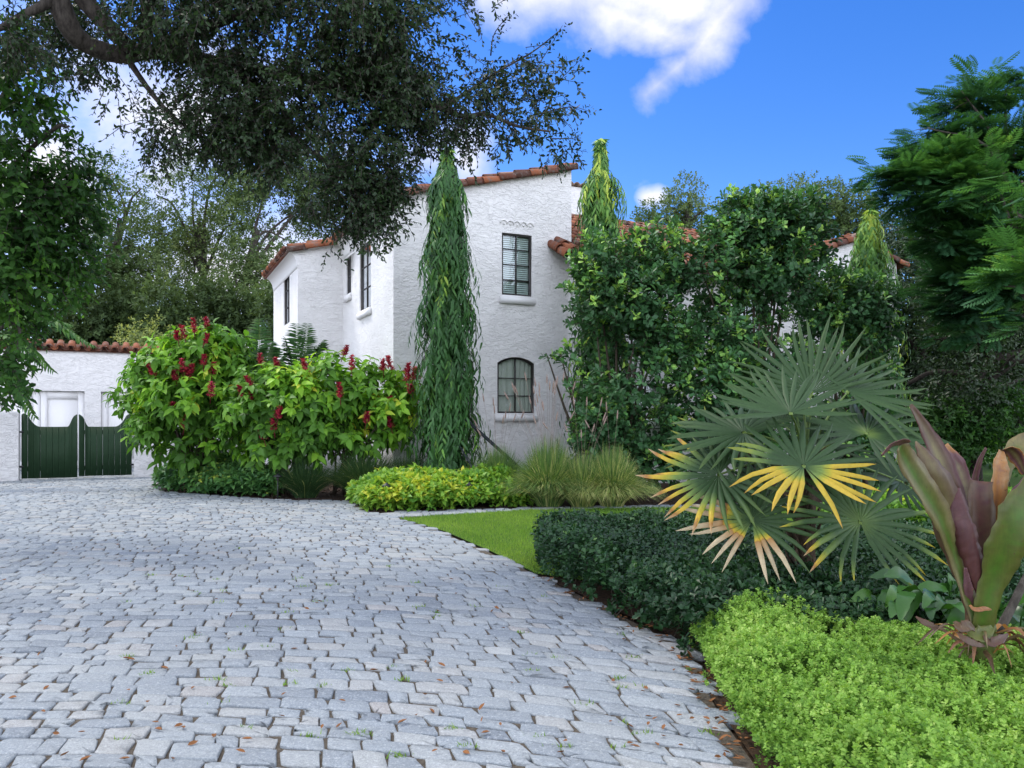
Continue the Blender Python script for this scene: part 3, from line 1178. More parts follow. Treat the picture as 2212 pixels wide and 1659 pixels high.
rake_row(g, H(-1.60, 4.97, rz(-1.60) + .045), H(-.05, 4.97, rz(-.05) + .045), nr, -Vv)
g.build('roof', M['tile'], house)

# right wing
wing_f = Plane(H(4.57, -.38), U, -Vv)
g = Geo()
ww = [arch_loop(1.6, 2.6, 3.7, 5.2, 0), arch_loop(5.0, 6.0, 3.7, 5.2, 0), arch_loop(1.4, 2.8, .9, 2.6, .2), arch_loop(5.0, 6.4, .9, 2.6, .2)]
wall_face(g, wing_f, [(0, -.1), (7.63, -.1), (7.63, 5.86), (0, 5.86)], ww)
wall_face(g, Plane(H(4.57, -.38), Vv, -U), [(0, -.1), (.379, -.1), (.379, 6.0), (0, 5.86)], [])
g.build('wall', M['stucco'], house)
for a0, a1, z0, z1, rs in ((1.6, 2.6, 3.7, 5.2, 0), (5.0, 6.0, 3.7, 5.2, 0), (1.4, 2.8, .9, 2.6, .2), (5.0, 6.4, .9, 2.6, .2)):
    window(house, wing_f, a0, a1, z0, z1, rs, 2, 3, 'blind' if rs == 0 else 'curtain')
g = Geo()
for d, z0, z1 in ((.16, 3.62, 3.74), (.10, 3.52, 3.62), (.05, 3.40, 3.52)):
    pbox(g, wing_f, -.16 + (.16 - d), .9 - (.16 - d), z0, z1, .0, d)
g.build('cornice', M['trim'], house)
WS = 2.1 / 4.05
wsl = unit(Vv + Z * WS)
wn = unit(np.cross(U, wsl))
g = Geo()
a = [H(4.15, -.83, 5.58), H(12.3, -.83, 5.58), H(12.3, 3.2, 7.67), H(4.66, 3.2, 7.67), H(4.66, 0, 6.01), H(4.15, 0, 6.01)]
for q in ((0, 1, 4, 5), (4, 1, 2, 3)):
    g.add(np.array([a[i] for i in q]) , np.array([[0, 1, 2, 3]]), .3)
    g.add(np.array([a[i] for i in q]) - Z * .07, np.array([[3, 2, 1, 0]]), .3)
tile_field(g, H(4.66, -.86, 5.62), U, wsl, wn, 7.5, 4.05 * math.sqrt(1 + WS * WS))
tile_field(g, H(4.10, -.86, 5.62), U, wsl, wn, .55, .95)
# rounded corner tiles at the low end of the eave and the ridge caps
rake_row(g, H(4.08, -.92, 5.60), H(4.08, -.02, 5.60 + .9 * WS), wn, -U, .13)
p0, p1 = H(4.7, 3.25, 7.74), H(12.6, 3.25, 7.74)
for k in range(19):
    barrel(g, p0 + U * (k * .42), unit(U - Z * .03 + rng.normal(0, .012, 3)), Z, .47, .13, .11, np.clip(rng.normal(.5, .25), 0, 1))
g.build('roof', M['tile'], house)
g = Geo()
pbox(g, wing_f, -.35, 7.6, 5.44, 5.53, .38, .43)
for k in range(16):
    pbox(g, wing_f, .1 + k * .5, .2 + k * .5, 5.50, 5.585, .02, .40)
g.build('rafter_tail', M['frame'], house)

# cross gable at the right end
gab = Plane(H(12.2, -.5), U, -Vv)
g = Geo()
wall_face(g, gab, [(0, -.1), (3.6, -.1), (3.6, 6.47), (1.8, 7.0), (0, 6.47)], [arch_loop(1.35, 2.25, 4.2, 5.7, 0)])
wall_face(g, Plane(H(15.8, -.5), Vv, U), [(0, -.1), (6, -.1), (6, 6.47), (0, 6.47)], [])
wall_face(g, Plane(H(12.2, -.5), Vv, -U), [(0, -.1), (6, -.1), (6, 6.47), (0, 6.47)], [])
for k in range(7):
    c = 1.0 + k * .26
    tube(g, [gab(c - .13 * math.cos(q), 5.92 + .10 * math.sin(q) + .16 * (1 - ((c - 1.8) / .9) ** 2), .012) for q in np.linspace(0, math.pi, 8)], .022, 5)
g.build('wall', M['stucco'], house)
window(house, gab, 1.35, 2.25, 4.2, 5.7, 0, 2, 4, 'blind')
g = Geo()
GS = .53 / 1.8
for sgn in (1, -1):
    t0 = 12.2 - .35 if sgn > 0 else 15.8 + .35
    zz0 = 6.47 - .35 * GS
    dd = unit(U * sgn + Z * GS)
    nn = unit(np.cross(dd, Vv) * sgn)
    nn = nn if nn[2] > 0 else -nn
    e0, e1 = H(t0, -.53, zz0), H(14.0, -.53, 7.0)
    b0, b1 = H(t0, 5.6, zz0), H(14.0, 5.6, 7.0)
    g.add([e0, e1, b1, b0], np.array([[0, 1, 2, 3]]), .3)
    g.add([e0 + Z * .05, e1 + Z * .05, b1 + Z * .05, b0 + Z * .05], np.array([[0, 1, 2, 3]]), .3)
    tile_field(g, H(t0, -.4, zz0 + .05), Vv, dd, nn, 5.9, 2.2)
    rake_row(g, H(t0 - .02 * sgn, -.56, zz0 + .04), H(14.0, -.56, 7.04), nn, -Vv, .13)
for k in range(14):
    barrel(g, H(14.0, -.72 + k * .42, 7.09), unit(Vv - Z * .03), Z, .47, .13, .11, .95 if k == 0 else np.clip(rng.normal(.5, .25), 0, 1))
g.build('roof', M['tile'], house)

# taller white block with tile coping behind the ridge
g = Geo()
blk = Plane(H(7.6, 5.5), U, -Vv)
wall_face(g, blk, [(0, 5), (1.1, 5), (1.1, 9.45), (0, 9.45)], [])
wall_face(g, Plane(H(7.6, 5.5), Vv, -U), [(0, 5), (1.1, 5), (1.1, 9.45), (0, 9.45)], [])
wall_face(g, Plane(H(8.7, 5.5), Vv, U), [(0, 5), (1.1, 5), (1.1, 9.45), (0, 9.45)], [])
g.add([H(7.6, 5.5, 9.45), H(8.7, 5.5, 9.45), H(8.7, 7.7, 9.45), H(7.6, 7.7, 9.45)], np.array([[0, 1, 2, 3]]))
chim = g.build('chimney', M['stucco'], house)
g = Geo()
for k in range(5):
    barrel(g, H(7.65 + k * .25, 5.38, 9.47), Vv, Z, .5, .12, .11, .97)
g.build('coping_tile', M['tile'], chim)

# ------------------------------------------------------------------ garage, gate, gate walls
G0 = np.array([-15.57, 26.0, 0])
garp = Plane(G0, U, -Vv)
garage = thing('garage', G0 + U * 1.5, 'low white stucco garage with clay tile edge behind the green gate', 'garage')
doors = [(-1.3, 1.29), (1.78, 4.37)]
g = Geo()
GT = 4.0
humps = [(6.2, GT), (6.3, GT + .25), (6.5, GT + .52), (6.8, GT + .62), (7.2, GT + .62), (7.6, GT + .5), (7.9, GT + .2)]
wall_face(g, garp, [(-9, -.1)] + [(-1.3, -.1), (-1.3, 2.63), (1.29, 2.63), (1.29, -.1), (1.78, -.1), (1.78, 2.63), (4.37, 2.63), (4.37, -.1)] + [(8.2, -.1), (8.2, GT)] + humps[::-1] + [(-9, GT)], [])
for a0, a1 in doors:     # reveals
    pbox(g, garp, a0 - .12, a0 - .002, 0, 2.628, -.16, -.004)
    pbox(g, garp, a1 + .002, a1 + .12, 0, 2.628, -.16, -.004)
    pbox(g, garp, a0 - .12, a1 + .12, 2.634, 2.75, -.16, -.004)
wall_face(g, Plane(garp(8.2, 0), Vv, U), [(0, -.1), (5, -.1), (5, GT), (0, GT)], [])
g.build('wall', M['stucco'], garage)
for a0, a1 in doors:
    mid = (a0 + a1) / 2
    for b0, b1 in ((a0, mid - .004), (mid + .004, a1)):
        d = Geo()
        pbox(d, garp, b0, b1, .02, 2.62, -.19, -.14)
        fr = .2
        for (x0, x1, z0, z1) in ((b0 + .002, b0 + fr, .03, 2.61), (b1 - fr, b1 - .002, .03, 2.61), (b0 + fr, b1 - fr, 2.61 - .24, 2.61), (b0 + fr, b1 - fr, .03, .3), (b0 + fr, b1 - fr, 1.15, 1.33)):
            pbox(d, garp, x0, x1, z0, z1, -.139, -.105)
        d.build('door', M['trim'], garage)
g = Geo()
gsl = unit(Vv + Z * .62)
gnn = unit(np.cross(U, gsl))
V = np.array([garp(-9, GT + .005, .10), garp(6.1, GT + .005, .10), garp(6.1, GT + .24, -.27), garp(-9, GT + .24, -.27)])
g.add(V, np.array([[0, 1, 2, 3]]), .3)
g.add(V - Z * .05, np.array([[3, 2, 1, 0]]), .3)
V = np.array([garp(-9, GT + .15, -.27), garp(6.1, GT + .15, -.27), garp(6.1, GT + .1, -5), garp(-9, GT + .1, -5)])
g.add(V, np.array([[0, 1, 2, 3]]), .3)
tile_field(g, garp(-9, GT + .005, .12), U, gsl, gnn, 15.1, .43, pitch=.325, row=.45, r=.125)
g.build('roof', M['tile'], garage)

GA = np.array([-13.41, 21.5, 0])
gt = Plane(GA, U, -Vv)
gate = thing('gate', GA + U * 1.37, 'dark green double-leaf wooden gate with scooped top between white pillars', 'gate')


def leaf_top(q, mirror):
    """height of the gate top, q 0..1 from hinge to meeting stile"""
    if q < .05:
        return 1.80 + .04 * math.sin(q / .05 * 1.57)
    if q < .11:
        return 1.84 - .06 * (q - .05) / .06
    if q < .33:
        f = (q - .11) / .22
        return 1.47 + .31 * (1 - f) ** 2.0
    if q < .82:
        return 1.47 - .005 * math.sin((q - .33) / .49 * math.pi)
    if q < .95:
        f = (q - .82) / .13
        return 1.47 + .30 * (f * f * (3 - 2 * f))
    f = (q - .95) / .05
    return 1.77 + .045 * math.sin(f * 1.9)


for k, (a0, a1, mir) in enumerate(((.02, 1.36, False), (1.395, 2.74, True))):
    d = Geo()
    nb = 9
    for i in range(nb):
        b0, b1 = a0 + (a1 - a0) * i / nb, a0 + (a1 - a0) * (i + 1) / nb - rng.choice([.002, .003, .003, .008])
        aa = np.linspace(b0, b1, 7)
        front_, back_ = [], []
        z0 = .05 + (.03 if mir else .0)
        for a in aa:
            q = (a - a0) / (a1 - a0)
            z = leaf_top(1 - q if mir else q, mir)
            front_ += [gt(a, z0, 0), gt(a, z, 0)]
            back_ += [gt(a, z0, -.045), gt(a, z, -.045)]
        V = np.array(front_ + back_)
        m = len(front_)
        F = []
        for j in range(6):
            F += [(2 * j, 2 * j + 2, 2 * j + 3, 2 * j + 1), (m + 2 * j + 2, m + 2 * j, m + 2 * j + 1, m + 2 * j + 3), (2 * j + 1, 2 * j + 3, m + 2 * j + 3, m + 2 * j + 1), (2 * j + 2, 2 * j, m + 2 * j, m + 2 * j + 2)]
        F += [(0, 1, m + 1, m), (12, m + 12, m + 13, 13)]
        d.add(V, np.array(F), rng.uniform(0, 1))
    for zz in (.25, 1.25):
        pbox(d, gt, a0 + .05, a1 - .05, zz, zz + .12, -.09, -.047)
    leaf = d.build('gate_leaf', M['gate'], gate)
    ah = a0 if not mir else a1
    for zz in (.35, 1.3):
        hg = Geo()
        pbox(hg, gt, ah - .05, ah + .05, zz, zz + .05, .002, .016)
        hg.build('hinge', M['iron'], leaf)

for nm, a0, a1, zt, lab in (('l', -4.5, -.03, 1.92, 'weathered white stucco garden wall at the gate hinge, running out of frame'), ('r', 2.79, 3.75, 1.84, 'white stucco pier between the green gate and the flowering shrub')):
    g = Geo()
    # thick wall with a softly rounded top
    prof = [(.17, -.1), (.17, zt - .06), (.13, zt - .015), (.07, zt), (-.07, zt), (-.13, zt - .015), (-.17, zt - .06), (-.17, -.1)]
    ss = np.linspace(a0, a1, 24)
    V = np.concatenate([[gt(a, z + (.012 * math.sin(a * 5) if z > 1 else 0), d - .02) for d, z in prof] for a in ss])
    k = len(prof)
    F = [(i * k + j, i * k + j + 1, (i + 1) * k + j + 1, (i + 1) * k + j) for i in range(23) for j in range(k - 1)]
    g.add(V, np.array(F)[:, ::-1])
    g.addmix(V, [(0, j, j + 1) for j in range(1, k - 1)] + [(23 * k, 23 * k + j + 1, 23 * k + j) for j in range(1, k - 1)])
    tag(g.build('garden_wall' if nm == 'l' else 'gate_pier', M['stucco_old'], smooth=False), lab, 'wall' if nm == 'l' else 'pier')

# ------------------------------------------------------------------ vegetation
T_OAK = tpl_leaf(.46, .75, 1.0, .07, .12)
T_OAKS = tpl_diamond(.5, .10)
T_BIG = tpl_leaf(.5, .9, .9, .10, .22)
T_OBO = tpl_leaf(.56, .55, 1.05, .09, .06, .3, .68)
T_LANCE = tpl_leaf(.23, .9, .75, .03, .18, .2, .6)
T_ROUND = tpl_diamond(.85, .12, .55)
T_PIN = tpl_pinnate()


def tree(name, label, cat, base, limbs, crown, leafmat, barkmat, group=None, twigs=None, sides=8):
    """root empty > trunk (all limbs in one mesh), crown (all leaves)"""
    root = thing(name, base, label, cat, group)
    g = Geo()
    for P, r0, r1 in limbs:
        Q = smooth_path(P, max(6, len(P) * 6))
        rr = np.linspace(r0, r1, len(Q))
        Q = Q + np.stack([wob(Q, 1.3, 3.1), wob(Q, 1.3, 7.7), wob(Q, 1.1, 5.2)], -1) * min(r0, .12) * .6
        tube(g, Q, rr, sides, rough=.05)
    if twigs is not None:
        g.v += twigs.v
        g.f3 += [f + g.n for f in twigs.f3]
        g.f4 += [f + g.n for f in twigs.f4]
        g.a += twigs.a
        g.n += twigs.n
    g.build('trunk', M[barkmat], root, smooth=True)
    crown.build('crown', M[leafmat], root)
    return root


def reach(g, limbs, pts, w=.012, frac=.5, sag=.1):
    """thin branches from the nearest limb point to a sample of crown points"""
    L = np.concatenate([smooth_path(P, len(P) * 8) for P, _, _ in limbs])
    idx = np.nonzero(rng.uniform(0, 1, len(pts)) < frac)[0]
    for i in idx:
        p = pts[i]
        j = np.argmin(np.linalg.norm(L - p, axis=1))
        a = L[j]
        mid = (a + p) / 2 + rng.normal(0, .08, 3) * np.linalg.norm(p - a) + np.array([0, 0, sag * np.linalg.norm(p - a)])
        Q = smooth_path([a, mid, p], 6)
        tube(g, Q, np.linspace(w, w * .3, 6), 4)


# --- the live oak whose limbs hang over the drive
limbs = [
    ([(-10.2, 8.0, -.2), (-10.0, 8.2, 2.0), (-9.6, 8.4, 4.0), at(-320, 10, 8.6), at(-120, -120, 8.8)], .42, .26),
    ([at(-120, -120, 8.8), at(60, -70, 9.0), at(128, -5, 9.1), at(157, 55, 9.2), at(192, 90, 9.4), at(262, 106, 9.6), at(330, 98, 9.8), at(480, 130, 10), at(700, 175, 10), at(858, 206, 10.2)], .15, .06),
    ([at(858, 206, 10.2), at(952, 234, 10.2), at(1008, 251, 10.1), at(1050, 244, 10.1), at(1120, 270, 10), at(1190, 281, 10)], .045, .012),
    ([at(952, 234, 10.2), at(1020, 190, 10.2), at(1080, 150, 10.1), at(1150, 110, 10.1), at(1212, 62, 10.0)], .022, .005),
    ([at(60, -70, 9.0), at(150, -40, 9.1), at(204, 18, 9.2), at(240, 55, 9.3), at(276, 90, 9.5)], .11, .085),
    ([at(-60, -130, 8.9), at(250, -120, 9.1), at(318, -40, 9.2), at(312, 40, 9.4), at(305, 85, 9.5)], .10, .06),
    ([at(330, 98, 9.8), at(420, 60, 9.6), at(600, 0, 9.5), at(800, -40, 9.4), at(900, -10, 9.6)], .08, .03),
    ([at(480, 130, 10), at(600, 220, 10), at(640, 300, 10), at(735, 380, 10), at(790, 470, 10)], .05, .012),
    ([at(262, 106, 9.6), at(330, 200, 9.6), at(400, 270, 9.6), at(470, 310, 9.8)], .04, .01),
    ([at(128, -5, 9.1), at(60, 30, 8.8), at(0, 60, 8.6), at(-80, 60, 8.4)], .06, .02),
    ([at(640, -30, 9.5), at(625, 60, 9.3), at(612, 140, 9.3)], .03, .008),
]
B = [blob(600, 30, 9.6, 300, 130, 1.4, 1.5), blob(850, 40, 9.6, 220, 120, 1.3, 1.3), blob(430, 50, 9.3, 190, 90, 1.2, 1.3),
     blob(690, 220, 10, 190, 140, 1.1, 1.3), blob(540, 210, 9.8, 150, 110, 1.0, 1.0), blob(830, 300, 10, 100, 120, .8, 1.2), blob(900, 190, 10, 180, 110, 1.0, 1.1),
     blob(1040, 240, 10.1, 150, 80, .8, .6), blob(1150, 290, 10, 90, 40, .5, .4), blob(1080, 140, 10.1, 90, 80, .6, .45), blob(1190, 200, 10, 60, 80, .5, .3),
     blob(770, 420, 10, 75, 85, .6, 1.7), blob(825, 440, 10, 50, 65, .4, 1.2), blob(380, 270, 9.6, 70, 60, .6, 1.3), blob(460, 300, 9.7, 100, 60, .7, 1.1), blob(590, 350, 9.8, 110, 60, .7, 1.0), blob(690, 390, 9.9, 80, 80, .6, 1.6), blob(640, 300, 9.9, 120, 90, .8, .8), blob(340, 330, 9.6, 25, 40, .3, .8), blob(860, 380, 10, 40, 50, .4, 1.0),
     blob(190, 125, 10.2, 120, 40, .6, .8), blob(50, 35, 10.2, 120, 60, .6, 1.5), blob(10, 70, 8.6, 70, 45, .5, 1.3), blob(255, 190, 9.4, 50, 55, .4, .4), blob(170, 20, 10.4, 90, 40, .5, .6), blob(380, 40, 10.4, 60, 50, .5, .8), blob(280, 250, 9.4, 30, 50, .3, .2),
     blob(1042, 400, 10, 10, 36, .12, .8), blob(800, 545, 10, 18, 55, .2, .45), blob(712, 540, 10, 12, 18, .1, .5), blob(1200, 320, 10, 50, 26, .3, .4), blob(1000, 340, 10, 70, 25, .4, .5),
     blob(620, -230, 9.4, 520, 180, 2.4, .5), blob(100, -220, 8.6, 300, 160, 2.0, .4)]
P, D = blob_points(B, 80, gap=.36, freq=3.1, shell=.5, seed=1.3)
g, tw = Geo(), Geo()
D2 = unit(D * .6 + rdir(len(P)) * .6 + np.array([0.1, 0, -.35]))
rn = np.clip(.42 + .22 * wob(P, 1.4, 4.0) + rng.normal(0, .1, len(P)), 0, .95)
sprigs(g, T_OAK, P, D2, rng.uniform(.16, .34, len(P)), 8, .072, rn, .95, .5, tw)
reach(tw, limbs, P, .011, .012)
# long bare shoots at the right rim
for (x0, y0, x1, y1) in ((1130, 190, 1215, 55), (1150, 230, 1258, 125), (1150, 250, 1272, 240), (1060, 120, 1100, 30), (1190, 300, 1255, 300)):
    a, b = at(x0, y0, 10), at(x1, y1, 10)
    q = np.linspace(0, 1, 16)[:, None]
    pp = a + (b - a) * q + rng.normal(0, .02, (16, 3))
    sprigs(g, T_OAK, pp, np.repeat((b - a)[None], 16, 0) + rng.normal(0, .25, (16, 3)), .14, 4, .06, .4, .9, .1, None)
    tube(tw, smooth_path([a, (a + b) / 2 + rng.normal(0, .06, 3), b], 8), np.linspace(.010, .003, 8), 4)
tree('oak_tree', 'large dark live oak whose limbs hang over the drive from the upper left', 'tree', (-10.2, 8.0, 0), limbs, g, 'oak', 'bark', None, tw, 9)

# --- broad-leaved tree at the left edge, beside the gate wall
limbs = [([(-9.6, 12.2, -.1), (-9.5, 12.2, 2.2), (-8.9, 12.0, 4.2), at(20, 200, 11.4)], .16, .06),
         ([(-9.5, 12.2, 1.9), at(40, 640, 11.6), at(110, 560, 11.2)], .06, .02), ([(-9.1, 12.1, 3.4), at(100, 430, 11.2), at(160, 400, 11)], .06, .02),
         ([(-9.0, 12.0, 4.0), at(90, 300, 11), at(150, 270, 11)], .05, .015), ([(-9.5, 12.2, 2.0), at(20, 700, 11.0), at(30, 800, 10.8)], .04, .012)]
B = [blob(40, 170, 11, 75, 70, .8), blob(20, 270, 11, 90, 70, .9), blob(110, 350, 11, 85, 65, .8), blob(140, 420, 11.2, 70, 65, .8), blob(40, 440, 11, 120, 100, 1.0, 1.2), blob(120, 520, 11.2, 90, 70, .8, 1.1),
     blob(40, 600, 11, 100, 90, 1.0, 1.2), blob(120, 600, 11.3, 55, 45, .6, .8), blob(-5, 720, 10.8, 60, 90, .7, 1.2), blob(-5, 805, 10.6, 35, 55, .4, 1.1), blob(-120, 400, 11, 140, 300, 1.2, .7), blob(20, 100, 10.8, 50, 40, .5, .6)]
P, D = blob_points(B, 30, gap=.24, freq=1.9, shell=.5, seed=2.2)
g, tw = Geo(), Geo()
rn = np.clip(.38 + .34 * wob(P, 1.5, 9.0) + rng.normal(0, .12, len(P)), 0, 1)
sprigs(g, T_BIG, P, unit(D * .7 + rdir(len(P)) * .5 + np.array([.2, -.1, -.2])), .3, 8, .125, rn, .95, .5, tw)
reach(tw, limbs, P, .012, .012)
tree('broadleaf_tree', 'dense broad-leaved tree with lime green patches at the edge above the gate wall', 'tree', (-9.6, 12.2, 0), limbs, g, 'lime', 'bark', None, tw)

# --- oaks far behind the garage, beyond the house and at the right
def far_tree(name, label, Y, trunk, blobs, per=16, leaf=.17, mat='oakfar', gap=.22, group=None, tmpl=T_OAKS, base_rnd=.42, k=9, L=.55):
    Bs = [blob(x, y, Y + dy, rx, ry, rd, dn) for x, y, dy, rx, ry, rd, dn in blobs]
    P, D = blob_points(Bs, per, gap=gap, freq=.75 * 30 / Y, shell=.55, seed=rng.uniform(0, 9))
    g, tw = Geo(), Geo()
    rn = np.clip(base_rnd + .25 * wob(P, .6 * 30 / Y, 2.0) + rng.normal(0, .1, len(P)), 0, 1)
    sprigs(g, tmpl, P, unit(D + rdir(len(P)) * .6), L, k, leaf, rn, 1.0, .15, None)
    base = at(trunk[0][0], trunk[0][1], Y)
    base[2] = -.1
    P0 = [base] + [at(x, y, Y) for x, y in trunk[1:]]
    limbs = [(P0, .008 * Y, .003 * Y)]
    for c, r, dn in Bs:
        limbs.append(([P0[-2], (P0[-1] + c) / 2 + rng.normal(0, .3, 3), c + r * np.array([.2, 0, .3])], .0025 * Y, .0008 * Y))
    reach(tw, limbs, P, .0012 * Y, .006)
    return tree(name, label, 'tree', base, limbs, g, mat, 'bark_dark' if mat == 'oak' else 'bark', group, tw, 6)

GL = 'oaks behind the garage'
far_tree('oak_tree', 'tall sparse oak behind the garage with pale dead twigs, next to the left edge tree', 37, [(230, 970), (235, 700), (250, 560), (255, 470)],
         [(235, 430, 0, 60, 110, 2.0, .6), (265, 560, 0, 90, 90, 2.2, .9), (330, 600, 1, 90, 80, 2, .8), (200, 620, -1, 80, 80, 2, .9), (300, 420, 0, 25, 40, .8, .3), (270, 680, 0, 120, 60, 2.2, 1.0)], group=GL)
far_tree('oak_tree', 'wide sparse oak behind the garage with sky showing through its middle', 40, [(455, 970), (450, 720), (440, 600), (430, 470)],
         [(400, 440, 0, 90, 100, 2.4, .9), (470, 390, 0, 90, 80, 2.2, .8), (360, 520, 0, 80, 70, 2, .8), (440, 560, 0, 70, 50, 2, .5), (520, 500, 0, 70, 60, 2, .6), (400, 660, 0, 110, 60, 2.2, 1), (330, 440, 0, 50, 60, 1.5, .4)], group=GL)
far_tree('oak_tree', 'dense oak with a bare leaning trunk between the garage and the house', 38, [(540, 970), (545, 720), (530, 600), (560, 500)],
         [(560, 400, 0, 110, 110, 2.6, 1), (640, 470, 1, 100, 110, 2.6, 1), (690, 380, 1, 80, 90, 2.2, .9), (600, 540, 0, 90, 70, 2.2, 1), (520, 570, 0, 50, 50, 1.5, .6), (580, 630, 0, 60, 70, 1.8, .9), (500, 650, -1, 70, 70, 1.8, .8), (640, 620, 2, 90, 90, 2, 1)], group=GL)

def bush(name, label, Y, x, y0, y1, hw, mat, per, leaf, tmpl=T_OAKS, cat='bush', group=None, base_rnd=.4, gap=.0, k=8, L=.4, rd=None, ex=None):
    """rounded shrub with its foot on the ground at (x, Y), crown between picture heights y0 and y1"""
    root = thing(name, [(x - 1106) / 1702 * Y, Y, 0], label, cat, group)
    rd = rd or hw / 1702 * Y * .9
    h = (y1 - y0)
    Bs = [blob(x, y0 + h * .55, Y, hw, h * .55, rd)]
    for q in range(5):
        Bs.append(blob(x + rng.uniform(-.65, .65) * hw, y0 + h * rng.uniform(.2, .7), Y + rng.uniform(-.4, .4) * rd, hw * .5, h * rng.uniform(.25, .4), rd * .6))
    for e in ex or []:
        Bs.append(blob(*e))
    P, D = blob_points(Bs, per, gap=gap, freq=1.2 * 20 / Y, shell=.4, seed=rng.uniform(0, 9))
    P = P[P[:, 2] > .02] if len(P) else P
    D = unit(D[:len(P)] if len(D) == len(P) else rdir(len(P)) + np.array([0, 0, .5]))
    g, tw = Geo(), Geo()
    rn = np.clip(base_rnd + .22 * wob(P, 1.6, 1.0) + rng.normal(0, .1, len(P)), 0, 1)
    sprigs(g, tmpl, P, unit(D + rdir(len(P)) * .5 + np.array([0, 0, .3])), L, k, leaf, rn, .95, .2, None)
    g.build('foliage', M[mat], root)
    b = np.array(root.location)
    for q in range(6):
        e = P[rng.integers(len(P))]
        tube(tw, smooth_path([b + rng.normal(0, .08, 3) * np.array([1, 1, 0]), (b + e) / 2 + np.array([0, 0, .2]), e], 6), np.linspace(.03, .008, 6), 5)
    tw.build('stems', M['twig'], root)
    return root

GB = 'dark shrubs in the row behind the garage'
for k, x in enumerate((70, 175, 265, 350, 450, 545, 625)):
    bush('background_shrub', 'dark green shrub in the shady row showing above the garage roof', 33 + (k % 3), x, 600 + 25 * (k % 2), 960, 75, 'oakfar', 9, .24, group=GB, base_rnd=.15, gap=-.3, rd=1.5)
for x, y, lab in ((300, 690, 'yellow green shrub behind the garage, nearest the gate side'), (350, 702, 'yellow green shrub behind the garage, middle of three'), (408, 682, 'yellow green shrub behind the garage, nearest the red-flowered bush')):
    bush('background_shrub', lab, 30.5, x, y, 960, 45, 'oakfar', 9, .15, group='yellow green shrubs behind the garage', base_rnd=.9, gap=-.2, rd=.9)

GR = 'oaks beyond the house roof'
far_tree('oak_tree', 'small oak silhouetted against blue sky just above the red roof ridge', 46, [(1500, 940), (1500, 600), (1490, 500), (1480, 450)],
         [(1480, 430, 0, 38, 45, 1.6, 1.1), (1430, 465, 0, 45, 35, 1.4, .8), (1400, 490, 0, 35, 25, 1.2, .7), (1510, 470, 0, 40, 45, 1.5, .8), (1450, 520, 0, 90, 30, 2, .8)], group=GR, per=13, leaf=.2)
far_tree('oak_tree', 'broad oak behind the tall leafy bush beyond the roof', 44, [(1660, 940), (1660, 600), (1655, 500), (1650, 460)],
         [(1640, 450, 0, 70, 40, 2, .9), (1730, 435, 0, 60, 50, 2, .9), (1590, 480, 0, 50, 30, 1.5, .7), (1760, 490, 0, 90, 60, 2, 1)], group=GR, per=13, leaf=.2)
far_tree('oak_tree', 'oak beyond the house standing behind the gable end', 42, [(1830, 940), (1830, 600), (1830, 520), (1830, 470)],
         [(1810, 440, 0, 60, 40, 2, .7), (1850, 480, 0, 60, 60, 2, .9), (1880, 560, 0, 60, 90, 2, 1.1)], group=GR, per=13, leaf=.2)

# dark trees at the right, in the shade beyond the lawn
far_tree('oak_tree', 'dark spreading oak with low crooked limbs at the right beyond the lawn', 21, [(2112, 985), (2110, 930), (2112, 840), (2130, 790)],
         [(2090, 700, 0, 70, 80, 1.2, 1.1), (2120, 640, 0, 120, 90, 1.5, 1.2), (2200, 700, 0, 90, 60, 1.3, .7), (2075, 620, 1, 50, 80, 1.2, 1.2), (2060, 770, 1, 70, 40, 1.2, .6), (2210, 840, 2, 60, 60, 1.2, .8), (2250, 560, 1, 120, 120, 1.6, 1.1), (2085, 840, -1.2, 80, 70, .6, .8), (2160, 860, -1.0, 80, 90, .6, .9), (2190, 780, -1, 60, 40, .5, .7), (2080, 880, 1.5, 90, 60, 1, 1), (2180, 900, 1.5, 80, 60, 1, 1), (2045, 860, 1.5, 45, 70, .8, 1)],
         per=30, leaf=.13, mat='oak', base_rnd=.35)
g = Geo()
for q, (P_, r) in enumerate((([(2300, 755), (2212, 762), (2152, 771), (2112, 742), (2064, 737), (2010, 728)], .15), ([(2260, 772), (2190, 777), (2129, 782), (2108, 817), (2066, 806), (2009, 806), (1960, 830)], .15))):
    tube(g, smooth_path([at(x, y, 20.8) for x, y in P_], 30), np.linspace(r, .05, 30), 7, rough=.05)
lim_root = [o for o in scene.objects if o.get('label', '').startswith('dark spreading oak')][0]
g.build('limb', M['bark_dark'], lim_root, smooth=True)
GD = 'shaded trees closing the garden at the right'
for k, (x, Y, lab) in enumerate(((1990, 27, 'shaded tree right behind the house corner'), (2090, 29, 'shaded tree behind the crooked oak limbs'), (2200, 27, 'shaded tree at the frame edge behind the fern-leaved trees'), (2320, 30, 'shaded tree mostly beyond the right edge'))):
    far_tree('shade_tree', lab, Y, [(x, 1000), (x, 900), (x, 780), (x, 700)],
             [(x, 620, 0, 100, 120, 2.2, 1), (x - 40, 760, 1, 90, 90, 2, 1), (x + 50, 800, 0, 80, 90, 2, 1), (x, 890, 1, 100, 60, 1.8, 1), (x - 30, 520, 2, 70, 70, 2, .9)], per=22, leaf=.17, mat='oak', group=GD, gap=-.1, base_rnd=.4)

for x, y0, lab in ((2045, 870, 'dark shrub filling the shade just right of the house corner'), (2075, 880, 'dark shrub under the crooked oak limbs'), (2170, 850, 'dark shrub in the shade near the right edge')):
    bush('shade_shrub', lab, 20.0, x, y0, 985, 62, 'lime', 15, .15, T_BIG, 'shrub', 'dark shrubs under the trees at the right', .22, -.1)

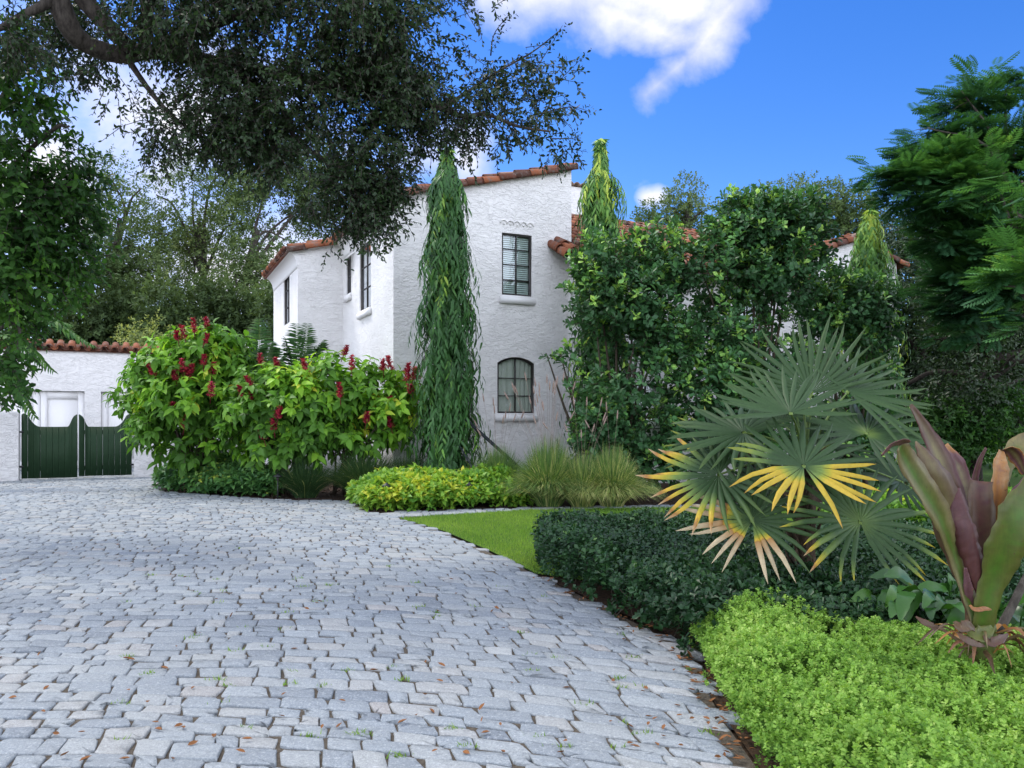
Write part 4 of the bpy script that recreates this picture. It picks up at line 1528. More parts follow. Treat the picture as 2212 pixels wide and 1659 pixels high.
# --- fern-leaved trees (feathery leaves in flat layers)
def fern_tree(label, Y, trunkpts, blobs, per, size, base_rnd=.4):
    Bs = [blob(x, y, Y + dy, rx, ry, rd, dn) for x, y, dy, rx, ry, rd, dn in blobs]
    P, D = blob_points(Bs, per, gap=.12, freq=1.7, shell=.6, seed=rng.uniform(0, 9))
    # settle into loose layers
    P[:, 2] += .10 * np.sin(P[:, 2] * 11 + P[:, 0] * 2)
    d = D.copy()
    d[:, 2] = -.05 + .25 * D[:, 2] + rng.normal(0, .12, len(P))
    d += rng.normal(0, .35, d.shape) * np.array([1, 1, .3]) + np.array([-.35, -.15, 0])
    g, tw = Geo(), Geo()
    n3 = 3
    for q in range(n3):
        dq = unit(d + rng.normal(0, .3, d.shape) * np.array([1, 1, .35]))
        rn = np.clip(base_rnd + .25 * wob(P, 1.3, 3) + .18 * D[:, 2] + rng.normal(0, .1, len(P)), 0, 1)
        scatter(g, T_PIN, P + rng.normal(0, .05, P.shape), dq, np.array([0, 0, 1.0]) + rng.normal(0, .2, d.shape), size * rng.uniform(.7, 1.15, len(P)), rn)
    base = at(*trunkpts[0], Y)
    base[2] = -.1
    P0 = [base] + [at(x, y, Y) for x, y in trunkpts[1:]]
    limbs = [(P0, .13, .05)]
    for c, r, dn in Bs:
        limbs.append(([P0[len(P0) // 2], (P0[-2] + c) / 2 + rng.normal(0, .15, 3), c + r * np.array([-.3, 0, .2])], .05, .012))
    reach(tw, limbs, P, .012, .02)
    return tree('fern_leaf_tree', label, 'tree', base, limbs, g, 'fern', 'bark', 'fern-leaved trees at the right', tw)

fern_tree('tall fern-leaved tree with layered feathery branches against the blue sky', 15, [(2240, 1010), (2235, 800), (2210, 600), (2165, 400), (2130, 300)],
          [(2100, 210, 0, 80, 48, .7, 1.2), (2020, 360, 0, 80, 50, .7, 1.0), (2030, 290, 0, 95, 55, .8, 1), (2150, 300, .4, 110, 70, .9, 1), (1960, 400, 0, 70, 45, .6, .9), (1900, 385, .2, 45, 22, .4, .7), (2090, 400, -.3, 120, 80, .9, 1.1), (2190, 200, .5, 60, 35, .6, .7),
           (2180, 420, .6, 90, 80, .8, 1), (2040, 480, .3, 55, 60, .6, 1), (2105, 520, .3, 110, 70, .9, 1.1), (2095, 600, .4, 80, 70, .8, 1.1), (2120, 620, .5, 120, 70, .8, 1), (2095, 690, .6, 80, 50, .7, .9), (2210, 340, .2, 80, 60, .7, 1), (2230, 560, .5, 90, 90, .8, 1), (1985, 330, .1, 60, 30, .5, .8)], 26, .40)
fern_tree('bright fern-leaved branches of a nearer tree leaning in from the right edge', 9, [(2420, 1250), (2430, 900), (2420, 600), (2380, 450)],
          [(2230, 400, 0, 70, 50, .4, .9), (2215, 560, -.2, 90, 45, .4, 1), (2180, 620, -.1, 60, 35, .3, .8), (2230, 690, 0, 60, 50, .4, .9), (2300, 480, 0, 90, 120, .6, .9), (2215, 470, .2, 50, 30, .3, .8)], 24, .34, .56)

# --- columnar mast trees with drooping leaves
def mast(label, x, ytop, ybase, Y, w_top, w_base, lim=0.45, grp='columnar mast trees against the house', nspray=430, zmin=.15):
    k = Y / 1702
    X = (x - 1106) * k
    ztop = EYE + (911.5 - ytop) * k
    root = thing('mast_tree', (X, Y, 0), label, 'tree', grp)
    g = Geo()
    tube(g, smooth_path([(X, Y, -.1), (X + .03, Y, ztop * .4), (X - .02, Y, ztop * .75), (X, Y, ztop - .05)], 20), np.linspace(.07, .012, 20), 8)
    N = nspray
    z = zmin + (ztop - zmin) * rng.uniform(0, 1, N) ** .9
    f = (z - zmin) / (ztop - zmin)
    rad = (w_base * (1 - f) ** .5 + w_top * np.minimum(1, (1 - f) * 9)) * .5
    rad *= 1 + .22 * np.sin(z * 5.1 + x) + rng.normal(0, .24, N)
    rad = np.maximum(rad, .05)
    th = rng.uniform(0, 6.28, N)
    o = np.stack([np.cos(th), np.sin(th), np.zeros(N)], -1)
    L = (np.clip(rad * 1.25, .18, 1.2) + .15) * rng.uniform(.7, 1.35, N)
    lf = Geo()
    K = 16
    q = (np.arange(K) + .5) / K
    out = np.sin(q * 1.5)[None, :] * rad[:, None]
    dz = (.22 * np.sin(q * 2.6)[None, :] - 1.0 * q[None, :] ** 1.6) * L[:, None]
    Pp = np.array([X, Y, 0]) + o[:, None] * out[..., None]
    Pp[..., 2] = z[:, None] + dz
    ok = Pp[..., 2] > .05
    tang = np.gradient(Pp, axis=1)
    sd = np.cross(unit(tang), np.array([0, 0, 1.0]) + rng.normal(0, .1, (N, K, 3)))
    sgn = np.where(np.arange(K) % 2 == 0, 1, -1)[None, :, None]
    d = unit(tang) * .7 + sgn * unit(sd) * .55 + np.array([0, 0, -.75]) + rng.normal(0, .2, (N, K, 3))
    nr = o[:, None] + np.array([0, 0, .35]) + rng.normal(0, .3, (N, K, 3))
    rn = np.clip(.24 + lim * f[:, None] + .16 * wob(Pp, 2.2, x) + rng.normal(0, .10, (N, K)), 0, 1)
    young = rng.uniform(0, 1, N) < .05 + .16 * lim
    rn[young] = np.clip(rn[young] + .35, 0, 1)
    sz = rng.uniform(.16, .27, (N, K))
    scatter(lf, T_LANCE, Pp[ok], d[ok], nr[ok], sz[ok], rn[ok])
    for i in range(0, N, 3):
        tube(g, np.vstack([[X, Y, z[i]], Pp[i][ok[i]][::4]]) if ok[i].sum() > 4 else [[X, Y, z[i]], [X, Y, z[i] + .1]], .006, 3)
    g.build('trunk', M['bark'], root)
    lf.build('crown', M['mast'], root)
    return root

mast('tall dark columnar mast tree nearest the drive, in front of the arched windows', 966, 318, 1040, 16.6, .46, .84, .12, nspray=950)
mast('yellow green columnar mast tree between the house tower and the leafy bush', 1297, 300, 1010, 18.3, .52, .78, .38, nspray=800)
mast('short columnar mast tree with orange tips in front of the gable end', 1878, 452, 1010, 18.6, .55, 1.0, .5, nspray=800)

# --- large shrubs with crimson flower spikes
def flowering(label, x, Y, blobs, nfl, fl_pts):
    root = thing('flowering_shrub', [(x - 1106) / 1702 * Y, Y, 0], label, 'shrub', 'red-flowered shrubs beside the drive')
    Bs = [blob(*b) for b in blobs]
    P, D = blob_points(Bs, 14.0, gap=-.25, freq=1.5, shell=.38, seed=x)
    g, tw = Geo(), Geo()
    rn = np.clip(.40 + .26 * wob(P, 1.5, x) + .22 * D[:, 2] + rng.normal(0, .14, len(P)), 0, .96)
    sprigs(g, T_BIG, P, unit(D * .8 + np.array([0, 0, .25]) + rdir(len(P)) * .4), .28, 8, .255, rn, 1.05, 1.1, tw, upn=.9, jit=.25)
    base = np.array(root.location)
    for i in range(26):
        e = P[rng.integers(len(P))]
        m_ = (base + e) / 2 + np.array([0, 0, .25]) + rng.normal(0, .15, 3)
        b0 = base + rng.normal(0, .25, 3) * np.array([1, .6, 0])
        tube(tw, smooth_path([b0, m_, e], 8), np.linspace(.025, .008, 8), 5)
    g.build('foliage', M['redshrub'], root)
    tw.build('stems', M['twig'], root)
    for (fx, fy) in fl_pts:
        # the spike sits on the outside of the crown at this place
        c = at(fx, fy, Y)
        near = [(np.linalg.norm(((c - b[0]) / b[1])[[0, 2]]), b) for b in Bs]
        dn, b = min(near, key=lambda t: t[0])
        c[1] = b[0][1] - b[1][1] * math.sqrt(max(0, 1 - min(1, dn * dn))) - .12
        c = EYE * Z + (c - EYE * Z) * np.array([c[1] / Y, 1, c[1] / Y])
        fg = Geo()
        h = rng.uniform(.20, .34)
        n_ = 120
        t = rng.uniform(0, 1, n_)
        th = rng.uniform(0, 6.28, n_)
        r_ = (.088 * (1 - t) ** .7 + .012) * rng.uniform(.6, 1.1, n_)
        ax = unit(np.array([rng.normal(0, .25), rng.normal(-.1, .2), 1.0]))
        o_ = np.stack([np.cos(th), np.sin(th), np.zeros(n_)], -1)
        pp = c + ax * (t * h)[:, None] + o_ * r_[:, None] * .5
        scatter(fg, tpl_leaf(.6, .8, .9, .08, .1), pp, unit(o_ + ax * .8), o_ * .2 + ax, rng.uniform(.045, .085, n_), rng.uniform(0, 1, n_))
        tube(fg, [c - ax * .15, c + ax * h], .008, 4, .1)
        fg.build('flower', M['flower'], root)
    return root

flowering('largest yellow green shrub with crimson flower spikes, next to the gate pier', 430, 18.0,
          [(400, 790, 18, 110, 75, .9), (470, 750, 18, 80, 50, .8), (340, 840, 18, 75, 75, .8), (430, 860, 17.7, 110, 80, .9), (370, 920, 17.8, 70, 70, .8), (480, 830, 18, 90, 100, .9), (420, 960, 17.6, 80, 40, .7), (310, 890, 18, 30, 60, .4)],
          0, [(334, 812), (420, 720), (450, 712), (385, 737), (400, 733), (395, 805), (380, 822), (410, 822), (458, 810), (440, 790), (455, 858), (440, 745), (370, 890), (398, 925), (410, 808)])
flowering('middle red-flowered shrub with drooping lime leaves below the feather palms', 610, 17.2,
          [(600, 862, 17.2, 100, 70, .8), (650, 845, 17.2, 80, 50, .7), (580, 900, 17, 90, 70, .8), (660, 880, 17, 90, 75, .8), (620, 950, 16.9, 90, 40, .7), (540, 890, 17.2, 60, 80, .7)],
          0, [(565, 790), (600, 795), (662, 805), (525, 860), (540, 870), (600, 905), (545, 835), (592, 930), (570, 950)])
flowering('red-flowered shrub reaching toward the columnar tree in front of the house corner', 760, 17.4,
          [(740, 815, 17.4, 80, 50, .7), (800, 850, 17.4, 80, 60, .7), (720, 870, 17.2, 80, 70, .8), (780, 910, 17.2, 80, 60, .7), (860, 880, 17.3, 45, 50, .5), (885, 850, 17.3, 30, 40, .4), (700, 930, 17, 80, 50, .7), (870, 930, 17.3, 30, 35, .3)],
          0, [(742, 768), (828, 802), (845, 800), (877, 806), (891, 822), (905, 820), (878, 825), (735, 860), (838, 880), (790, 915), (845, 925), (890, 852), (760, 800)])

# --- feather palms
def pinnate_frond(g, P, L, w=.016, per=46, leaflet=.34, droop=.35, rnd=.45):
    Q = smooth_path(P, per)
    tube(g, Q, np.linspace(.014, .003, per), 4, .9)
    T = unit(np.gradient(Q, axis=0))
    t = np.linspace(0, 1, per)
    sel = t > .16
    side = unit(np.cross(T, Z))
    ll = leaflet * np.sin(np.clip(.2 + t * .75, 0, 1) * math.pi) ** .6
    for sg in (-1, 1):
        d = side * sg * .8 + T * .65 + np.array([0, 0, -droop]) + rng.normal(0, .08, (per, 3))
        scatter(g, tpl_leaf(.20, .9, .9, .02, .25, .15, .55), Q[sel], d[sel], np.array([0, -.8, .6]) + side[sel] * sg * -.3, ll[sel], np.clip(rnd + rng.normal(0, .14, sel.sum()), 0, 1))


def feather_palm(label, base, tips, grp, leaflet=.34, crown_h=1.0, rnd=.4):
    root = thing('feather_palm', base, label, 'palm', grp)
    base = np.array(base, float)
    top = base + Z * crown_h
    g = Geo()
    tube(g, [base - Z * .1, base + Z * crown_h * .5, top], [.06, .05, .04], 8)
    g.build('trunk', M['palm_bark'], root, smooth=True)
    for tp in tips:
        tp = np.array(tp, float)
        m_ = top * .45 + tp * .55 + Z * .45 * np.linalg.norm((tp - top)[:2] + 1e-3) ** .7
        f = Geo()
        pinnate_frond(f, [top, m_, tp], 1, leaflet=leaflet, rnd=rnd)
        f.build('frond', M['palm'], root)
    return root

b = np.array([(560 - 1106) / 1702 * 18.6, 18.6, 0])
feather_palm('dark feather palm rising out of the red-flowered shrubs below the left wall', b,
             [at(515, 720, 18.4), at(560, 690, 19), at(585, 740, 18), at(480, 790, 18), at(620, 760, 18.6), at(545, 800, 17.6), at(500, 850, 17.4)], 'feather palms among the shrubs', .42, 1.5)
b = np.array([(650 - 1106) / 1702 * 18.8, 18.8, 0])
feather_palm('dark feather palm with upright fronds in front of the recessed house wall', b,
             [at(615, 730, 18.8), at(640, 700, 19), at(665, 700, 18.6), at(700, 735, 18.6), at(705, 775, 18.4), at(620, 790, 18.2)], 'feather palms among the shrubs', .40, 1.7)
b = np.array([(-110 - 1106) / 1702 * 19.5, 19.5, 0])
feather_palm('feather palm mostly hidden at the left edge, its fronds drooping by the garage wall', b,
             [at(200, 745, 19.5), at(115, 800, 19), at(75, 900, 19), at(60, 860, 18.8), at(150, 700, 20), at(-60, 760, 19)], None, .5, 2.7, .5)

# --- tall leafy bushes with glossy oval leaves (hide the right wing)
def leafy(label, x, Y, blobs, seed):
    root = thing('leafy_bush', [(x - 1106) / 1702 * Y, Y, 0], label, 'bush', 'tall glossy bushes in front of the right wing')
    Bs = [blob(*b) for b in blobs]
    P, D = blob_points(Bs, 29, gap=.20, freq=1.7, shell=.42, seed=seed)
    g, tw = Geo(), Geo()
    rn = np.clip(.32 + .14 * wob(P, 1.9, seed) + .16 * D[:, 2] + rng.normal(0, .12, len(P)), 0, .9)
    new = rng.uniform(0, 1, len(P)) < .13 + .12 * D[:, 2]
    rn[new] = rng.uniform(.75, 1, new.sum())
    sprigs(g, T_OBO, P, unit(D * .9 + np.array([0, 0, .55]) + rdir(len(P)) * .45), .24, 9, .155, rn, .9, .1, tw, upn=.5)
    base = np.array(root.location)
    limbs = [([base + rng.normal(0, .2, 3) * np.array([1, 1, 0]), (base + c) / 2 + rng.normal(0, .1, 3), c + r * np.array([0, 0, .6])], .05, .012) for c, r, dn in Bs]
    for P_, r0, r1 in limbs:
        tube(tw, smooth_path(P_, 10), np.linspace(r0, r1, 10), 6)
    reach(tw, limbs, P, .009, .03)
    g.build('foliage', M['broad'], root)
    tw.build('stems', M['twig'], root)
    return root

leafy('glossy leafy bush hugging the house tower, a branch poking out toward the arched window', 1330, 16.2,
      [(1330, 560, 16.2, 90, 55, .9), (1290, 650, 16.2, 60, 90, .8), (1370, 660, 16.0, 90, 100, .9, 1.1), (1290, 780, 16.0, 65, 90, .8), (1370, 810, 15.8, 100, 110, .9, 1.1), (1300, 900, 16.0, 65, 80, .8), (1400, 930, 15.8, 80, 60, .8), (1330, 970, 15.9, 60, 35, .6, 1.6), (1290, 930, 15.9, 45, 60, .6, 1.5), (1300, 1010, 15.8, 50, 30, .5, 1.6), (1400, 1000, 15.8, 70, 40, .6, 1.4),
       (1210, 772, 16.0, 32, 16, .2, .8), (1180, 768, 16.0, 18, 8, .12, .9), (1225, 830, 16.0, 22, 30, .25, .7), (1440, 590, 16.2, 60, 50, .7), (1420, 530, 16.3, 60, 40, .6), (1440, 740, 15.8, 60, 80, .7), (1245, 990, 16.0, 28, 14, .2, .8)], 1.0)
leafy('tallest glossy leafy bush, its crown rising above the red roof', 1620, 16.6,
      [(1660, 490, 16.6, 110, 60, .9), (1690, 520, 16.6, 110, 70, .8), (1600, 530, 16.6, 90, 60, .8), (1620, 455, 16.6, 60, 35, .6, .9), (1730, 460, 16.7, 50, 35, .6, .8), (1570, 600, 16.4, 100, 80, .9), (1680, 600, 16.4, 90, 80, .9), (1560, 720, 16.2, 90, 90, .9, 1.1), (1640, 740, 16.2, 80, 80, .9), (1530, 840, 16.0, 90, 90, .9, 1.1), (1620, 870, 16.0, 90, 90, .8), (1500, 950, 16.0, 70, 60, .7), (1600, 980, 16.0, 90, 50, .7), (1500, 560, 16.4, 40, 40, .5, .8)], 4.0)
leafy('glossy leafy bush at the house end with fresh green shoots beside the pale corner', 1850, 17.2,
      [(1760, 600, 17.2, 50, 50, .7, .8), (1820, 655, 17.2, 70, 50, .8), (1880, 640, 17.2, 45, 40, .6), (1790, 700, 17.0, 80, 80, .8), (1880, 690, 17.0, 50, 60, .7, .9), (1760, 800, 17.0, 70, 80, .8, .8), (1850, 790, 17.0, 70, 70, .8, .8), (1720, 900, 17.0, 80, 80, .8, .8), (1860, 900, 17.0, 70, 70, .7, .8), (1800, 980, 17.0, 100, 40, .8, .9)], 7.0)

# ------------------------------------------------------------------ low planting between house and drive
def low_cover(name, label, cat, poly, hfun, mat, n, leaf, tmpl, group=None, k=7, L=.16, base_rnd=.45, kind=None, mound=None, upn=.7, spread=1.0, side=.35, jit=.35, freq=2.6):
    """dense low leaves over an outline on the ground; hfun gives the height inside it"""
    poly = np.array(poly)
    lo, hi = poly.min(0), poly.max(0)
    P = np.stack([rng.uniform(lo[0], hi[0], n * 2), rng.uniform(lo[1], hi[1], n * 2)], -1)
    P = P[inside(P, poly)][:n]
    d = np.full(len(P), 9.0)
    for i in range(len(poly)):
        a, b = poly[i], poly[(i + 1) % len(poly)]
        t = np.clip(((P - a) @ (b - a)) / ((b - a) @ (b - a) + 1e-9), 0, 1)
        d = np.minimum(d, np.linalg.norm(P - (a + t[:, None] * (b - a)), axis=1))
    P3 = np.column_stack([P, np.zeros(len(P))])
    top = hfun(P, d) * (1 + .16 * wob(P3, freq, 1.0) + .07 * wob(P3, freq * 3.1, 4.0))
    low = rng.uniform(0, 1, len(P)) < side
    z = np.where(low, top * rng.uniform(.05, .9, len(P)), top * rng.uniform(.82, 1.0, len(P)))
    P3[:, 2] = z
    g = Geo()
    rn = np.clip(base_rnd + .2 * wob(P3, freq * .8, 8.0) + .10 * (~low) + rng.normal(0, .1, len(P)), 0, 1)
    D = rdir(len(P)) * .55 + np.array([0, 0, .75])
    D[:, 1] -= .25
    sprigs(g, tmpl, P3, D, L, k, leaf, rn, spread, .3, None, upn=upn, jit=jit)
    return g, P3


def as_plant(name, label, cat, g, mat, group=None, kind=None):
    o = g.build(name, M[mat])
    return tag(o, label, cat, group, kind)


# dark glossy ground cover at the foot of the first shrub
POLY = [gp(337, 1056)[:2], gp(352, 1062)[:2], gp(470, 1071)[:2], gp(600, 1079)[:2], gp(612, 1060)[:2], (-4.9, 18.0), (-8.0, 19.6), (-8.9, 20.6)]
g, _ = low_cover('', '', '', POLY, lambda P, d: .30 + .45 * np.minimum(1, d / .7), 'cover_dark', 3000, .15, T_BIG, k=6)
as_plant('ground_cover', 'dark green glossy ground cover along the drive under the first red-flowered shrub', 'ground cover', g, 'cover_dark', kind='stuff')
POLY = [gp(762, 1086)[:2], gp(792, 1104)[:2], gp(868, 1107)[:2], gp(1000, 1101)[:2], gp(1138, 1095)[:2], (.35, 16.2), (-2.0, 16.4), (-3.2, 15.9)]
g, _ = low_cover('', '', '', POLY, lambda P, d: .22 + .30 * np.minimum(1, d / .5), 'cover', 2900, .15, T_BIG, k=6, base_rnd=.58, freq=4)
as_plant('ground_cover', 'yellow green leafy ground cover around the foot of the dark columnar tree', 'ground cover', g, 'cover', kind='stuff')


def tuft(name, label, x, Y, r, h, n, group, cat='grass clump', droop=.8, base=.35, dry=.0, seeds=0, w=.0045, z0=0.0):
    root = thing(name, [(x - 1106) / 1702 * Y, Y, z0], label, cat, group)
    b = np.array(root.location)
    th = rng.uniform(0, 6.28, n)
    el = rng.uniform(0, 1, n) ** .75
    o = np.stack([np.cos(th), np.sin(th), np.zeros(n)], -1)
    hh = h * rng.uniform(.75, 1.12, n) * (1 - .25 * el)
    st = b + o * (rng.uniform(0, .22, n) * r)[:, None]
    g = Geo()
    K = 6
    q = np.linspace(0, 1, K)
    out = el[:, None] * r * (q ** 1.35)[None]
    zz = hh[:, None] * (q - droop * el[:, None] * .75 * q ** 2.6)[...]
    Pp = st[:, None] + o[:, None] * out[..., None]
    Pp[..., 2] = b[2] + zz
    Pp[..., :2] += rng.normal(0, .02, (n, 1, 2)) * q[None, :, None] * 3
    sd = unit(np.cross(np.stack([np.zeros(n), np.full(n, -1.0), np.full(n, .2)], -1) + rng.normal(0, .5, (n, 3)), np.array([0, 0, 1.0])))
    ww = w * np.array([1, 1, .9, .7, .45, .05])
    V = np.stack([Pp - sd[:, None] * ww[None, :, None], Pp + sd[:, None] * ww[None, :, None]], 2)      # n,K,2,3
    i = np.arange(K - 1) * 2
    F = np.stack([i, i + 1, i + 3, i + 2], -1)
    rn = np.clip(base + rng.normal(0, .12, n), 0, 1)
    dr = rng.uniform(0, 1, n) < dry * (.35 + el)
    rn[dr] = rng.uniform(.72, 1, dr.sum())
    g.add(V.reshape(-1, 3), (F[None] + (np.arange(n) * K * 2)[:, None, None]).reshape(-1, 4), np.repeat(rn, K * 2))
    g.build('blades', M['tuft'], root)
    if seeds:
        s = Geo()
        for k in range(seeds):
            a = rng.uniform(0, 6.28)
            ou = np.array([math.cos(a), math.sin(a), 0]) * r * rng.uniform(.1, .75)
            e = b + ou + Z * h * rng.uniform(1.15, 1.75)
            m_ = b + ou * .4 + Z * h * .8
            Q = smooth_path([b + ou * .1, m_, e], 10)
            tube(s, Q, .0022, 3)
            dd = unit(Q[-1] - Q[-2])
            tube(s, [e, e + dd * .04, e + dd * .12, e + dd * .19], [.006, .015, .013, .003], 6, rough=.1)
        s.build('seed_heads', M['seed'], root)
    return root

GDK = 'dark ornamental grass clumps under the shrubs'
tuft('grass_clump', 'dark blue green grass clump in shade just right of the first path light', 660, 16.7, 1.0, .95, 1700, GDK, base=.14, dry=.03, droop=.6)
tuft('grass_clump', 'wide dark grass clump left of the tall columnar tree', 790, 16.9, 1.35, 1.15, 2600, GDK, base=.26, dry=.04, droop=.65)
tuft('grass_clump', 'dark grass clump tucked right beside the tall columnar tree', 880, 17.0, 1.0, 1.05, 1700, GDK, base=.22, dry=.03, droop=.6)
GFT = 'fountain grass clumps along the lawn'
tuft('fountain_grass', 'green fountain grass clump directly right of the columnar tree, against the wall', 1075, 15.9, 1.0, 1.15, 3600, GFT, 'fountain grass', .75, .48, .05, 10, .0058)
tuft('fountain_grass', 'tall fountain grass clump with upright seed heads below the arched window', 1185, 15.0, 1.05, 1.35, 4800, GFT, 'fountain grass', .95, .47, .22, 26, .0058)
tuft('fountain_grass', 'fountain grass clump with straw coloured skirt between two others', 1258, 14.9, .9, 1.1, 3600, GFT, 'fountain grass', 1.0, .50, .5, 9, .0058)
tuft('fountain_grass', 'rounded fountain grass clump with drooping straw blades, nearest the fan palm', 1322, 14.9, .95, 1.2, 4600, GFT, 'fountain grass', 1.05, .50, .5, 3, .0058)
tuft('grass_clump', 'grey green upright grass clump far back at the right behind the purple plant', 2060, 13.0, .8, .85, 900, None, base=.42, dry=.08, droop=.5, w=.005)

POLY = [(5.2, 11.2), (9.5, 11.4), (11.5, 13.5), (7, 13.6), (5.0, 12.6)]
g, _ = low_cover('', '', '', POLY, lambda P, d: .15 + .22 * np.minimum(1, d / .4), 'cover', 2600, .11, T_BIG, k=6, base_rnd=.42)
as_plant('ground_cover', 'mid green leafy ground cover far back at the right around the grass clump', 'ground cover', g, 'cover', kind='stuff')

# --- clipped dark hedge curving along the drive
def hedge_h(P, d):
    return np.interp(P[:, 0] + .25 * (8.3 - P[:, 1]), [.9, 2.0, 3.2], [.51, .44, .39]) * np.minimum(1, .62 + d / .18)

HP = [gp(1156, 1212)[:2], gp(1170, 1250)[:2], gp(1246, 1297)[:2], gp(1352, 1354)[:2], gp(1450, 1404)[:2], gp(1508, 1440)[:2], (2.2, 4.95), (3.6, 5.2), (5.2, 5.4), (7.5, 6.2), (7.5, 8.6), (4.5, 9.1), (2.4, 9.6), (.9, 9.55), (.35, 9.1)]
g, HPts = low_cover('', '', '', HP, hedge_h, 'hedge', 15500, .060, T_OBO, k=9, L=.09, base_rnd=.36, side=.45, spread=1.0, upn=.5, freq=3.2)
hedge = thing('hedge', (2.5, 7, 0), 'low dark green clipped hedge curving along the drive under the fan palm', 'hedge')
g.build('foliage', M['hedge'], hedge)
g = Geo()
for i in rng.choice(len(HPts), 260):
    p = HPts[i]
    b_ = np.array([p[0] + rng.normal(0, .08), p[1] + rng.normal(0, .08), -.02])
    tube(g, [b_, (b_ + p) / 2 + rng.normal(0, .03, 3), p], [.007, .005, .003], 4)
g.build('stems', M['twig'], hedge)['kind'] = 'stuff'

# --- bright fine-leaved ground cover in the near corner
PP = [gp(1492, 1402)[:2], gp(1518, 1450)[:2], gp(1534, 1505)[:2], gp(1570, 1565)[:2], gp(1614, 1630)[:2], gp(1680, 1720)[:2], (1.25, 1.9), (5.0, 1.9), (6.5, 4.6), (3.4, 4.85), (2.2, 5.15), (1.55, 5.55)]


def pil_h(P, d):
    P3_ = np.column_stack([P, np.zeros(len(P))])
    return (.36 + .045 * wob(P3_, 2.2, 3.0) + .035 * wob(P3_, 9.0, 5.0)) * np.minimum(1, .35 + d / .30) ** .8


n_ = 31000
g, PPts = low_cover('', '', '', PP, pil_h, 'pilea', n_, .021, T_ROUND, k=12, L=.055, base_rnd=.46, side=.24, spread=1.15, upn=.9, jit=.45, freq=4.5)
# filler mound just under the leaves
xs, ys = np.linspace(1.0, 6.6, 90), np.linspace(1.8, 5.7, 70)
GX, GY = np.meshgrid(xs, ys)
Pm = np.stack([GX.ravel(), GY.ravel()], -1)
dm = np.full(len(Pm), 9.0)
pa = np.array(PP)
for i in range(len(pa)):
    a, b = pa[i], pa[(i + 1) % len(pa)]
    t = np.clip(((Pm - a) @ (b - a)) / ((b - a) @ (b - a) + 1e-9), 0, 1)
    dm = np.minimum(dm, np.linalg.norm(Pm - (a + t[:, None] * (b - a)), axis=1))
ins = inside(Pm, pa)
zm = np.where(ins & (dm > .16), pil_h(Pm, dm) * .66 * (1 + .16 * wob(np.column_stack([Pm, 0 * dm]), 4.5, 1.0)), -.06)
i = (np.arange(69)[:, None] * 90 + np.arange(89)[None]).ravel()
g.add(np.column_stack([Pm, zm]), np.stack([i, i + 1, i + 91, i + 90], -1), .12)
as_plant('fine_ground_cover', 'bright lime green fine-leaved ground cover mounded in the near corner', 'ground cover', g, 'pilea', kind='stuff')

# ------------------------------------------------------------------ the fan palm
def fan(root, c, R_, nrm, axis, spread, nseg=30, cup=.18, droop=.10, age=lambda u, q: .15, crown=None, label=None, split=.40):
    """one costapalmate fan: pleated disc split into pointed segments, with its petiole"""
    R_ = R_ * .82
    nrm, axis = unit(nrm), np.array(axis, float)
    axis = unit(axis - nrm * (axis @ nrm))
    side = np.cross(axis, nrm)
    g = Geo()
    nseg = int(nseg * .64)
    dth = spread / nseg
    qs = np.array([.03, .25, split, .68, .86, 1.0])
    wd = np.array([1.0, 1.0, .97, .80 * split / .68, .5 * split / .86, .03 * split])
    for i in range(nseg):
        u = (i + .5) / nseg * 2 - 1
        th = u * spread / 2 + rng.normal(0, .012)
        rs = R_ * (1 - .16 * abs(u) ** 3) * rng.uniform(.86, 1.05)
        dr = droop * rng.uniform(.6, 1.5)
        bow = rng.normal(0, .14)
        off = rng.normal(0, .055)
        V = []
        a = []
        for q, w in zip(qs, wd):
            for s_, lift in ((-1, -.5), (0, .5), (1, -.5)):
                ang = th + s_ * dth / 2 * w
                tw_ = bow * max(0, q - split) ** 1.5
                p = c + (axis * math.cos(ang + tw_) + side * math.sin(ang + tw_)) * rs * q
                p = p + nrm * (cup * R_ * (q ** 1.6) + lift * rs * dth * .5 * min(q, split) * (1 if q < .99 else 0))
                p = p + nrm * (off * R_ * q * q)
                p = p - Z * dr * 1.5 * R_ * max(0, q - .35) ** 1.9
                V.append(p)
                a.append(np.clip(age(u, q) + rng.normal(0, .012), 0, 1))
        F = []
        for k in range(len(qs) - 1):
            F += [(3 * k, 3 * k + 1, 3 * k + 4, 3 * k + 3), (3 * k + 1, 3 * k + 2, 3 * k + 5, 3 * k + 4)]
        g.add(np.array(V), np.array(F), np.array(a))
    g.add(*tube_vf(smooth_path([c - axis * .01 - nrm * .01, c + nrm * .006], 3), [.018, .012], 6), .42)
    if crown is not None:
        mid = (np.array(crown) + c) / 2 + Z * .06
        P_ = smooth_path([crown, mid, c], 10)
        V, F = tube_vf(P_, np.linspace(.013, .008, 10), 5)
        g.add(V, F, .34)
    o = g.build('fan_leaf', M['fan'], root)
    if label:
        o['label'] = label
    return o


def tube_vf(P, r, sides):
    q = Geo()
    r = np.interp(np.linspace(0, 1, len(P)), np.linspace(0, 1, len(r)), r)
    tube(q, P, r, sides)
    return q.v[0], q.f4[0]


